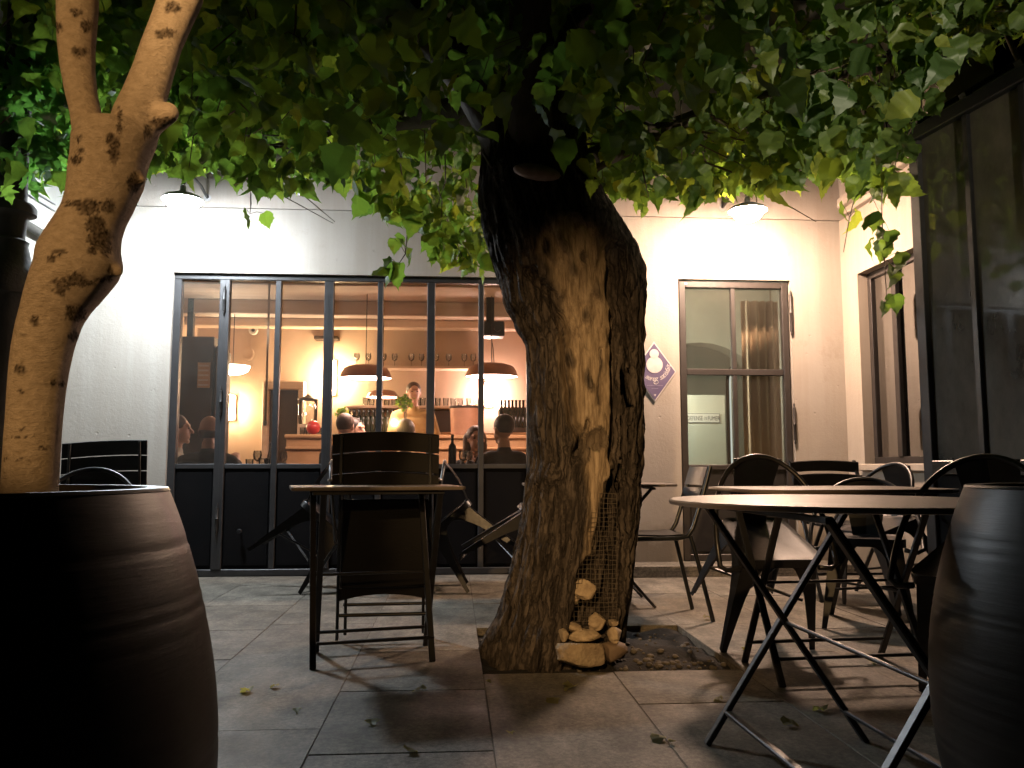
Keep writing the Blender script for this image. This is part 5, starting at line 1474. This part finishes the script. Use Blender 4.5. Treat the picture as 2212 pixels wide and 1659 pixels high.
# back shelves
sh_a = onY(757, 786, 9.8)
t = thing('back_shelf', (0, 10.1, 0), 'pair of long shelves with glasses on the wall behind the bar', 'shelf')
sh_z = [onY(800, 790, 9.85).z, onY(800, 876, 9.85).z]
sx0, sx1 = onY(752, 790, 9.9).x, onY(1045, 790, 9.9).x
for z in sh_z:
    m = MB(); m.box(sx0, sx1, -0.28, -0.002, z - 0.03, z, 0.004); m.build('board', 'room_beam', t)
m = MB(); m.box(onY(930, 876, 9.9).x, onY(1020, 876, 9.9).x, -0.1, -0.004, 0.9, sh_z[1] - 0.05); m.build('back_panel', 'dark_wood', t)
def glass_me(kind):
    m = MB()
    if kind == 0: m.lathe([(0.028, 0.0), (0.030, 0.004), (0.004, 0.008), (0.004, 0.07), (0.03, 0.09), (0.036, 0.125), (0.030, 0.16), (0.029, 0.16), (0.034, 0.125), (0.028, 0.092), (0.004, 0.075)], 14, cap=False)
    if kind == 1: m.lathe([(0.002, 0.0), (0.030, 0.0), (0.036, 0.10), (0.034, 0.10), (0.028, 0.01), (0.002, 0.01)], 14, cap=False)
    if kind == 2: m.lathe([(0.002, 0), (0.036, 0.0), (0.037, 0.19), (0.030, 0.215), (0.014, 0.235), (0.013, 0.30), (0.016, 0.30), (0.016, 0.312), (0.002, 0.312)], 14, cap=False)
    if kind == 3: m.lathe([(0.002, 0), (0.04, 0.0), (0.042, 0.02), (0.03, 0.12), (0.016, 0.17), (0.015, 0.23), (0.019, 0.235), (0.016, 0.235), (0.012, 0.17), (0.002, 0.02)], 14, cap=False)
    return m.mesh(('wine_glass', 'tumbler', 'wine_bottle', 'water_carafe')[kind], 'bottle' if kind == 2 else 'drink_glass', 50)
GM = [glass_me(k) for k in range(4)]
def put(kind, x, y, z, label, group, s=1.0):
    nm = ('wine_glass', 'tumbler', 'wine_bottle', 'water_carafe')[kind]
    o = link(nm, GM[kind], None, (x, y, z), (0, 0, rng.uniform(0, 6)), label, ('glass', 'glass', 'bottle', 'carafe')[kind], group)
    o.scale = (s, s, s)
for k in range(16): put(1, lerp(sx0 + 0.2, sx1 - 0.1, k / 15) + rng.uniform(-.02, .02), 9.95, sh_z[1], 'small tumbler in the row on the lower back shelf', 'tumblers on the lower back shelf')
for k in range(10): put(0, lerp(sx0 + 0.1, sx1 - 0.1, k / 9) + rng.uniform(-.04, .04), 9.95, sh_z[0], 'wine glass standing on the upper back shelf', 'wine glasses on the upper back shelf')
for k in range(26): put(2, lerp(onY(745, 900, 9.9).x, onY(870, 900, 9.9).x, (k % 13) / 12), 9.80 + 0.10 * (k // 13), 1.20, 'bottle in the crowded rows on the back counter', 'bottles on the back counter', 0.85)
for k in range(9): put(2, lerp(onY(1085, 900, 9.6).x, onY(1150, 900, 9.6).x, k / 8), 9.80, 1.255, 'dark bottle in the line beyond the ice bucket', 'bottles beyond the ice bucket', 1.05)
bc = MB(); bc.box(onY(738, 900, 9.7).x, 1.28, 9.72, 10.095, 0.0, 1.20, 0.01); bc.build('back_counter', 'wood_bar', label='low wooden counter against the rear wall carrying the bottles', cat='counter')
bc = MB(); bc.box(onY(1080, 900, 9.6).x, 1.27, 9.73, 9.90, 1.201, 1.254, 0.004); bc.build('bottle_tray', 'dark_wood', label='dark tray raising the line of bottles on the back counter', cat='tray')
# things standing on the bar
for k in range(9): put(1, onY(655 + 6 * k, 930, 9.15).x, 9.1 + 0.06 * (k % 2), bar_z, 'small tumbler upside in the cluster on the bar', 'tumblers on the bar', 0.8)
p = onY(665, 885, 9.2)
t = thing('glass_urn', (p.x, 9.2, bar_z), 'tall clear drinks urn standing on the bar', 'urn')
m = MB(); m.lathe([(0.09, 0.12), (0.10, 0.14), (0.105, 0.36), (0.10, 0.38)], 24, cap=False); m.build('jar', 'drink_glass', t, smooth=60)
m = MB(); m.lathe([(0.112, 0.38), (0.112, 0.395), (0.03, 0.43), (0.01, 0.45)], 24); m.build('lid', 'steel_door', t, smooth=40)
m = MB(); m.box(-0.08, 0.08, -0.08, 0.08, 0.0, 0.12, 0.01); m.build('stand', 'curtain', t)
p = onY(678, 893, 9.0); m = MB(); m.ball((p.x, 8.98, bar_z + 0.075), 0.075, 0.075, 0.075); m.build('red_ball', 'red', label='shiny red ball beside the clear drinks urn', cat='ball', smooth=180)
p = onY(1006, 930, 8.3)
t = thing('ice_bucket', (onY(1006, 930, 8.6).x, 9.05, bar_z), 'large copper coloured bucket with dark rim on the bar', 'bucket')
r_b = 33 / 1800 * 9.05
m = MB(); m.lathe([(r_b * 0.92, 0), (r_b, 0.29), (r_b * 0.97, 0.29), (r_b * 0.9, 0.02), (0.01, 0.02)], 32, cap=False); m.build('body', 'bucket', t, smooth=40)
m = MB(); m.lathe([(r_b * 1.0, 0.288), (r_b * 1.05, 0.30), (r_b * 1.03, 0.315), (r_b * 0.95, 0.31)], 32, cap=False); m.build('rim', 'dark_wood', t, smooth=60)
def bouquet(px, py, Y, z0, r, label):
    p = onY(px, py, Y); t = thing('potted_plant', (p.x, Y, z0), label, 'plant', 'plants of the bar room')
    m = MB(); m.lathe([(0.04, 0), (0.05, 0.09), (0.045, 0.09), (0.03, 0.08)], 16); m.build('pot', 'bucket', t, smooth=40)
    L = Leaves(); h = p.z - z0
    for k in range(60):
        v = Vector((rng.gauss(0, 1), rng.gauss(0, 1), rng.gauss(0, 1))).normalized() * r * rng.uniform(0.4, 1)
        L.add(LEAF[k % 10], leaf_matrix(rng, Vector((0, 0, h)) + v, rng.uniform(0.03, 0.05), 0.5), rng.random())
    L.build('foliage', 'leaf', t)
    for k in range(4):
        m = MB(); m.tube([(0, 0, 0.07), (rng.gauss(0, .02), 0, h * 0.6), (rng.gauss(0, .05), rng.gauss(0, .04), h)], 0.004, 5); m.build('stem', 'twig', t)
bouquet(876, 868, 9.0, bar_z, 0.10, 'leafy plant in a pot on the bar near the ochre barman')
bouquet(740, 893, 9.1, bar_z, 0.07, 'small bushy plant on the bar beside the tall sconce')
# dining table inside the window with glasses
for (x0, x1, y0, lab) in ((-1.98, -0.98, 6.72, 'wooden dining table inside the window with water glasses'), (-0.25, 0.55, 6.72, 'wooden dining table inside the window with the dark bottle')):
    t = thing('dining_table', ((x0 + x1) / 2, y0 + 0.28, 0), lab, 'table', 'dining tables inside the window')
    hx = (x1 - x0) / 2
    m = MB(); m.box(-hx, hx, -0.28, 0.28, 0.74, 0.77, 0.006); m.build('top', 'wood_bar', t)
    for s in (-1, 1):
        for q in (-1, 1):
            m = MB(); m.box(s * (hx - 0.06) - 0.02, s * (hx - 0.06) + 0.02, q * 0.22 - 0.02, q * 0.22 + 0.02, 0, 0.74); m.build('leg', 'dark_wood', t)
for px, k, s in ((548, 0, 1.0), (560, 1, 1.0), (572, 1, 0.9), (578, 3, 1.0), (586, 1, 0.9), (612, 0, 0.9), (535, 1, 0.9)):
    put(k, onY(px, 1000, 6.85).x, 6.85 + 0.06 * (px % 3), 0.77, ('wine glass', 'water tumbler', '', 'clear water carafe')[k] + ' on the table beside the bald diner', 'table glasses beside the bald diner', s)
put(2, onY(977, 990, 6.95).x, 6.95, 0.77, 'dark wine bottle on the dining table by the window', None, 0.95)
for px in (1000, 1012): put(0, onY(px, 990, 6.9).x, 6.9, 0.77, 'wine glass beside the dark bottle on the dining table', 'wine glasses beside the dark bottle')

# ---- people
def person(name_label, loc, rz, cloth, hair, seat_z=0.45, standing=False, lean=0.0, face_turn=0.0, hand_up=False, bald=False, long_hair=False):
    """seated (or standing) adult; local: faces -y, origin on the floor below the hips"""
    t = thing('person', loc, name_label, 'person', 'guests in the bar room', rot=(0, 0, R(rz)))
    hip = 0.92 if standing else seat_z + 0.09
    sh = hip + 0.47
    ly = -lean
    def body(mb, infl, limbs_only=False):
        i = infl
        mb.capsule((-0.07, 0, hip), (0.07, 0, hip), 0.125 + i, 0.125 + i)
        mb.capsule((0, 0.0, hip + 0.05), (0, ly * .5, hip + 0.28), 0.125 + i, 0.135 + i)
        mb.capsule((-0.075, ly * .7, hip + 0.33), (0.075, ly * .7, hip + 0.33), 0.118 + i, 0.118 + i)
        mb.capsule((-0.13, ly, sh - 0.02), (0.13, ly, sh - 0.02), 0.068 + i, 0.068 + i)
        for s in (-1, 1):
            el = (s * 0.255, ly - 0.08, sh - 0.28)
            wr = (s * 0.15, ly - 0.30, 0.80 + 0.02) if not standing else (s * 0.22, ly - 0.25, hip + 0.12)
            if hand_up and s < 0: wr = (s * 0.09, ly - 0.16, sh + 0.10); el = (s * 0.22, ly - 0.26, sh - 0.22)
            mb.capsule((s * 0.185, ly, sh - 0.03), el, 0.056 + i, 0.045 + i)
            mb.capsule(el, wr, 0.043 + i, 0.030 + i)
            if standing:
                mb.capsule((s * 0.09, 0, hip), (s * 0.10, -0.01, 0.50), 0.085 + i, 0.060 + i); mb.capsule((s * 0.10, -0.01, 0.50), (s * 0.10, 0.02, 0.06), 0.055 + i, 0.040 + i)
            else:
                mb.capsule((s * 0.09, 0, hip - 0.01), (s * 0.11, -0.40, hip + 0.01), 0.085 + i, 0.062 + i); mb.capsule((s * 0.11, -0.40, hip), (s * 0.11, -0.36, 0.07), 0.055 + i, 0.040 + i)
            yield s, el, wr
    hd = Vector((0, ly - 0.03, sh + 0.235))
    m = MB()
    for s, el, wr in body(m, 0.0):
        d = (Vector(wr) - Vector(el)).normalized()
        m.capsule(wr, Vector(wr) + d * 0.08, 0.030, 0.034, 10)
        side_ = Vector((0, 0, 1)).cross(d).normalized()
        for k, ln in enumerate((0.065, 0.078, 0.072, 0.055)):
            b0 = Vector(wr) + d * 0.095 + side_ * (k - 1.5) * 0.019
            m.capsule(b0, b0 + d * ln * 0.5, 0.0095, 0.009, 8); m.capsule(b0 + d * ln * 0.5, b0 + d * ln * 0.9 + Vector((0, 0, -0.015)), 0.009, 0.008, 8)
        b0 = Vector(wr) + d * 0.03 - side_ * s * 0.03
        m.capsule(b0, b0 + d * 0.05 - side_ * s * 0.025, 0.011, 0.009, 8)
        ft = (s * 0.11, -0.42 if not standing else -0.06, 0.04)
        m.capsule((s * 0.11, -0.34 if not standing else 0.03, 0.045), (ft[0], ft[1] - 0.06, 0.035), 0.042, 0.036)
    m.capsule((0, ly, sh), (0, ly - 0.015, sh + 0.13), 0.058, 0.052)
    Rf = Matrix.Rotation(R(face_turn), 3, 'Z')
    def H(x, y, z): return hd + Rf @ Vector((x, y, z))
    m.ball(H(0, 0.012, 0.022), 0.076, 0.094, 0.098, 18, 12, Rf)
    m.ball(H(0, -0.03, -0.045), 0.056, 0.062, 0.072, 16, 10, Rf)
    m.capsule(H(0, -0.088, 0.012), H(0, -0.112, -0.022), 0.010, 0.014, 8)
    m.capsule(H(-0.03, -0.078, 0.036), H(0.03, -0.078, 0.036), 0.014, 0.014, 8)
    m.capsule(H(-0.018, -0.086, -0.062), H(0.018, -0.086, -0.062), 0.009, 0.009, 8)
    m.ball(H(0, -0.072, -0.100), 0.022, 0.020, 0.018, 10, 8)
    for s in (-1, 1): m.ball(H(s * 0.077, 0.015, -0.005), 0.012, 0.022, 0.032, 10, 8, Rf)
    b = m.build('body', 'skin', t); remesh(b, 0.008, 3)
    m = MB()
    for _ in body(m, 0.014): pass
    m.capsule((0, ly, sh + 0.005), (0, ly - 0.008, sh + 0.052), 0.078, 0.066)
    c = m.build('clothing', cloth, t); remesh(c, 0.011, 4)
    for s in (-1, 1):
        m = MB(); m.ball(H(s * 0.031, -0.0845, 0.012), 0.010, 0.006, 0.006, 8, 6); m.build('eye', 'eye', t)
    if not bald:
        m = MB(); m.ball(H(0, 0.024, 0.038), 0.086, 0.098, 0.094, 18, 12, Rf)
        if long_hair:
            for s in (-1, 1): m.capsule(H(s * 0.062, 0.045, 0.02), H(s * 0.078, 0.03, -0.17), 0.048, 0.038)
            m.capsule(H(0, 0.07, 0.03), H(0, 0.075, -0.19), 0.065, 0.06)
        h_ = m.build('hair', hair, t); remesh(h_, 0.009, 2)
    else:
        m = MB()
        for a_ in range(-70, 71, 14): 
            th = R(a_); m.capsule(H(0.071 * math.sin(th), 0.012 + 0.088 * math.cos(th), -0.01), H(0.066 * math.sin(th), 0.008 + 0.080 * math.cos(th), -0.055), 0.014, 0.012, 8)
        h_ = m.build('hair', hair, t); remesh(h_, 0.009, 2)
    return t
def seat_for(loc, label):
    t = thing('dining_chair', (loc[0], loc[1], 0), label, 'chair', 'dining chairs of the guests')
    m = MB(); m.box(-0.19, 0.19, -0.19, 0.19, 0.405, 0.43, 0.01); m.build('seat', 'dark_wood', t)
    for sx_ in (-1, 1):
        for sy_ in (-1, 1):
            m = MB(); m.box(sx_ * 0.17 - 0.015, sx_ * 0.17 + 0.015, sy_ * 0.17 - 0.015, sy_ * 0.17 + 0.015, 0, 0.405); m.build('leg', 'dark_wood', t)
def place(px, py, Y, head_z_target=None):
    p = onY(px, py, Y); return p
def sit(px, py, Y, rz, *args, **kw):
    p = onY(px, py, Y)             # wanted head centre
    hz = 0.45 + 0.09 + 0.47 + 0.235
    lean = kw.get('lean', 0.0)
    off = Matrix.Rotation(R(rz), 3, 'Z') @ Vector((0, -lean - 0.03, 0))
    loc = (p.x - off.x, Y - off.y, p.z - hz)
    label = args[0]
    kw2 = dict(kw)
    dz = p.z - hz
    t = person(label, (loc[0], loc[1], 0.0), rz, args[1], args[2], seat_z=0.45 + dz, **kw2)
    return t, loc
t_, l_ = sit(386, 928, 7.15, 100, 'man in a pale shirt seated in profile at the edge of the window', 'shirt_pale', 'hair_brown', lean=0.05)
seat_for(l_, 'dark chair under the man in the pale shirt')
t_, l_ = sit(453, 930, 6.95, 178, 'bald man in a dark grey jacket seen from behind through the window', 'jacket', 'hair_brown', bald=True, lean=0.06)
seat_for(l_, 'dark chair under the bald man in the grey jacket')
t_, l_ = sit(1028, 950, 7.55, 10, 'woman in a black top facing the window with brown hair', 'jacket_dark', 'hair_brown', long_hair=True, lean=0.04)
seat_for(l_, 'dark chair under the woman facing the window')
t_, l_ = sit(1086, 928, 6.92, -150, 'dark haired guest in a black jacket with one hand raised to the chin', 'jacket_dark', 'hair_dark', long_hair=False, hand_up=True, lean=0.05)
seat_for(l_, 'dark chair under the dark haired guest with raised hand')
t_, l_ = sit(748, 922, 8.0, 160, 'guest with brown hair sitting in front of the bar', 'jacket', 'hair_brown')
seat_for(l_, 'dark chair under the brown haired guest at the bar')
t_, l_ = sit(768, 930, 8.35, 60, 'guest with dark curly hair sitting close to the bar counter', 'jacket_dark', 'hair_dark')
seat_for(l_, 'dark chair under the curly haired guest')
person('barman in an ochre shirt standing behind the bar', (onY(892, 900, 9.45).x, 9.46, 0), 10, 'shirt_ochre', 'hair_brown', standing=True, lean=0.02)
t_, l_ = sit(877, 935, 7.7, 175, 'guest in an ochre sweater seen from behind before the bar', 'shirt_ochre', 'hair_brown')
seat_for(l_, 'dark chair under the guest in the ochre sweater')

# ================================================================== OVERHEAD CABLES, ROD, FALLEN LEAVES
a, b = onY(-60, 30, 3.9), onY(330, 330, 5.6)
m = MB(); m.tube([a, a.lerp(b, .5) - Vector((0, 0, 0.03)), b], 0.004, 6); m.build('overhead_cable', 'cable', label='thin cable slanting above the pale tree to the facade', cat='cable', smooth=180)
a, b = onY(20, 225, 4.4), onY(190, 330, 5.4)
m = MB(); m.tube([a + (a - b), a, b], 0.004, 6); m.build('overhead_cable', 'cable', label='lower thin cable slanting behind the fork of the pale tree', cat='cable', smooth=180)
t = thing('iron_stay', tuple(onY(655, 421, 5.2)), 'black iron rod hung on a thin wire below the leaves', 'rod')
a0 = onY(655, 421, 5.2)
m = MB(); m.tube([onY(598, 401, 5.6) - a0, Vector((0, 0, 0))], 0.012, 8); m.build('rod', 'bracket', t, smooth=60)
m = MB(); m.tube([onY(604, 326, 5.3) - a0, Vector((0, 0, 0.01))], 0.003, 5); m.build('wire', 'cable', t)
rng = random.Random(77)
spots = [(920, 1487), (800, 1555), (1195, 1505), (540, 1490), (600, 1480), (640, 1530), (1560, 1506), (1780, 1533), (1520, 1333), (1620, 1400), (1425, 1586), (1100, 1583), (1690, 1560), (1880, 1425), (1450, 1600), (1240, 1480), (880, 1620), (1050, 1470)]
FL = []
for k in range(4):
    mb = MB(); v, f = (LOBE[k] if k % 2 else LEAF[k]); mb.add(v, f); me = mb.mesh('fallen_leaf', 'leaf_dry', 180); set_tint(me, [0.2 + 0.25 * k] * len(me.vertices)); FL.append(me)
for k, (x, y) in enumerate(spots):
    p = onZ(x, y, 0.012)
    o = link('fallen_leaf', FL[k % 4], None, p, (R(rng.uniform(-9, 9)), R(rng.uniform(-9, 9)), rng.uniform(0, 6.3)), 'pale fallen leaf lying on the stone paving', 'leaf', 'fallen leaves on the paving')
    s = rng.uniform(0.022, 0.055); o.scale = (s, s, s)

# ================================================================== SPOTLIGHTS BEHIND THE VIEWER
def spot(loc, target, cone, energy, c, blend, label):
    d = Vector(target) - Vector(loc)
    q = d.to_track_quat('-Z', 'Y')
    t = thing('garden_spotlight', loc, label, 'spotlight', 'warm spotlights of the courtyard')
    t.rotation_euler = q.to_euler()
    m = MB(); m.lathe([(0.03, 0.14), (0.05, 0.12), (0.06, 0.0), (0.063, -0.02), (0.058, -0.02), (0.052, 0.0), (0.04, 0.06)], 20, cap=False); m.build('housing', 'black', t, smooth=40)
    li = bpy.data.lights.new('spot_bulb', 'SPOT'); li.energy = energy; li.color = c; li.spot_size = cone; li.spot_blend = blend; li.shadow_soft_size = 0.035
    lo_ = bpy.data.objects.new('spot_bulb', li); col.objects.link(lo_); lo_.parent = t; lo_.location = (0, 0, -0.03)
    st = MB(); st.tube([(loc[0], loc[1] - 0.10, 0.0), (loc[0], loc[1] - 0.10, loc[2])], 0.015, 8)
    st.build('spotlight_post', 'black', label='thin black post carrying the ' + label.split(' aimed')[0], cat='post', smooth=60)
AMBER = (1.0, 0.57, 0.215)
spot((-0.95, -0.65, 1.50), (-0.50, 1.22, 1.17), R(25), SPOT_TREE * 10, AMBER, 0.25, 'amber spotlight aimed at the pale trunk')
spot((-0.50, -0.60, 1.95), (0.66, 3.6, 0.72), R(30), SPOT_TRUNK * 10, (1.0, 0.60, 0.26), 0.9, 'low amber spotlight aimed at the old hollow trunk')
spot((2.05, -0.6, 0.9), (1.72, 3.7, 2.36), R(33), LEAF_FILL * 10, (1.0, 0.86, 0.62), 1.0, 'added warm white fill spotlight aimed up into the leaves')  # fill added to brighten the right-hand leaves, the lamp itself unseen
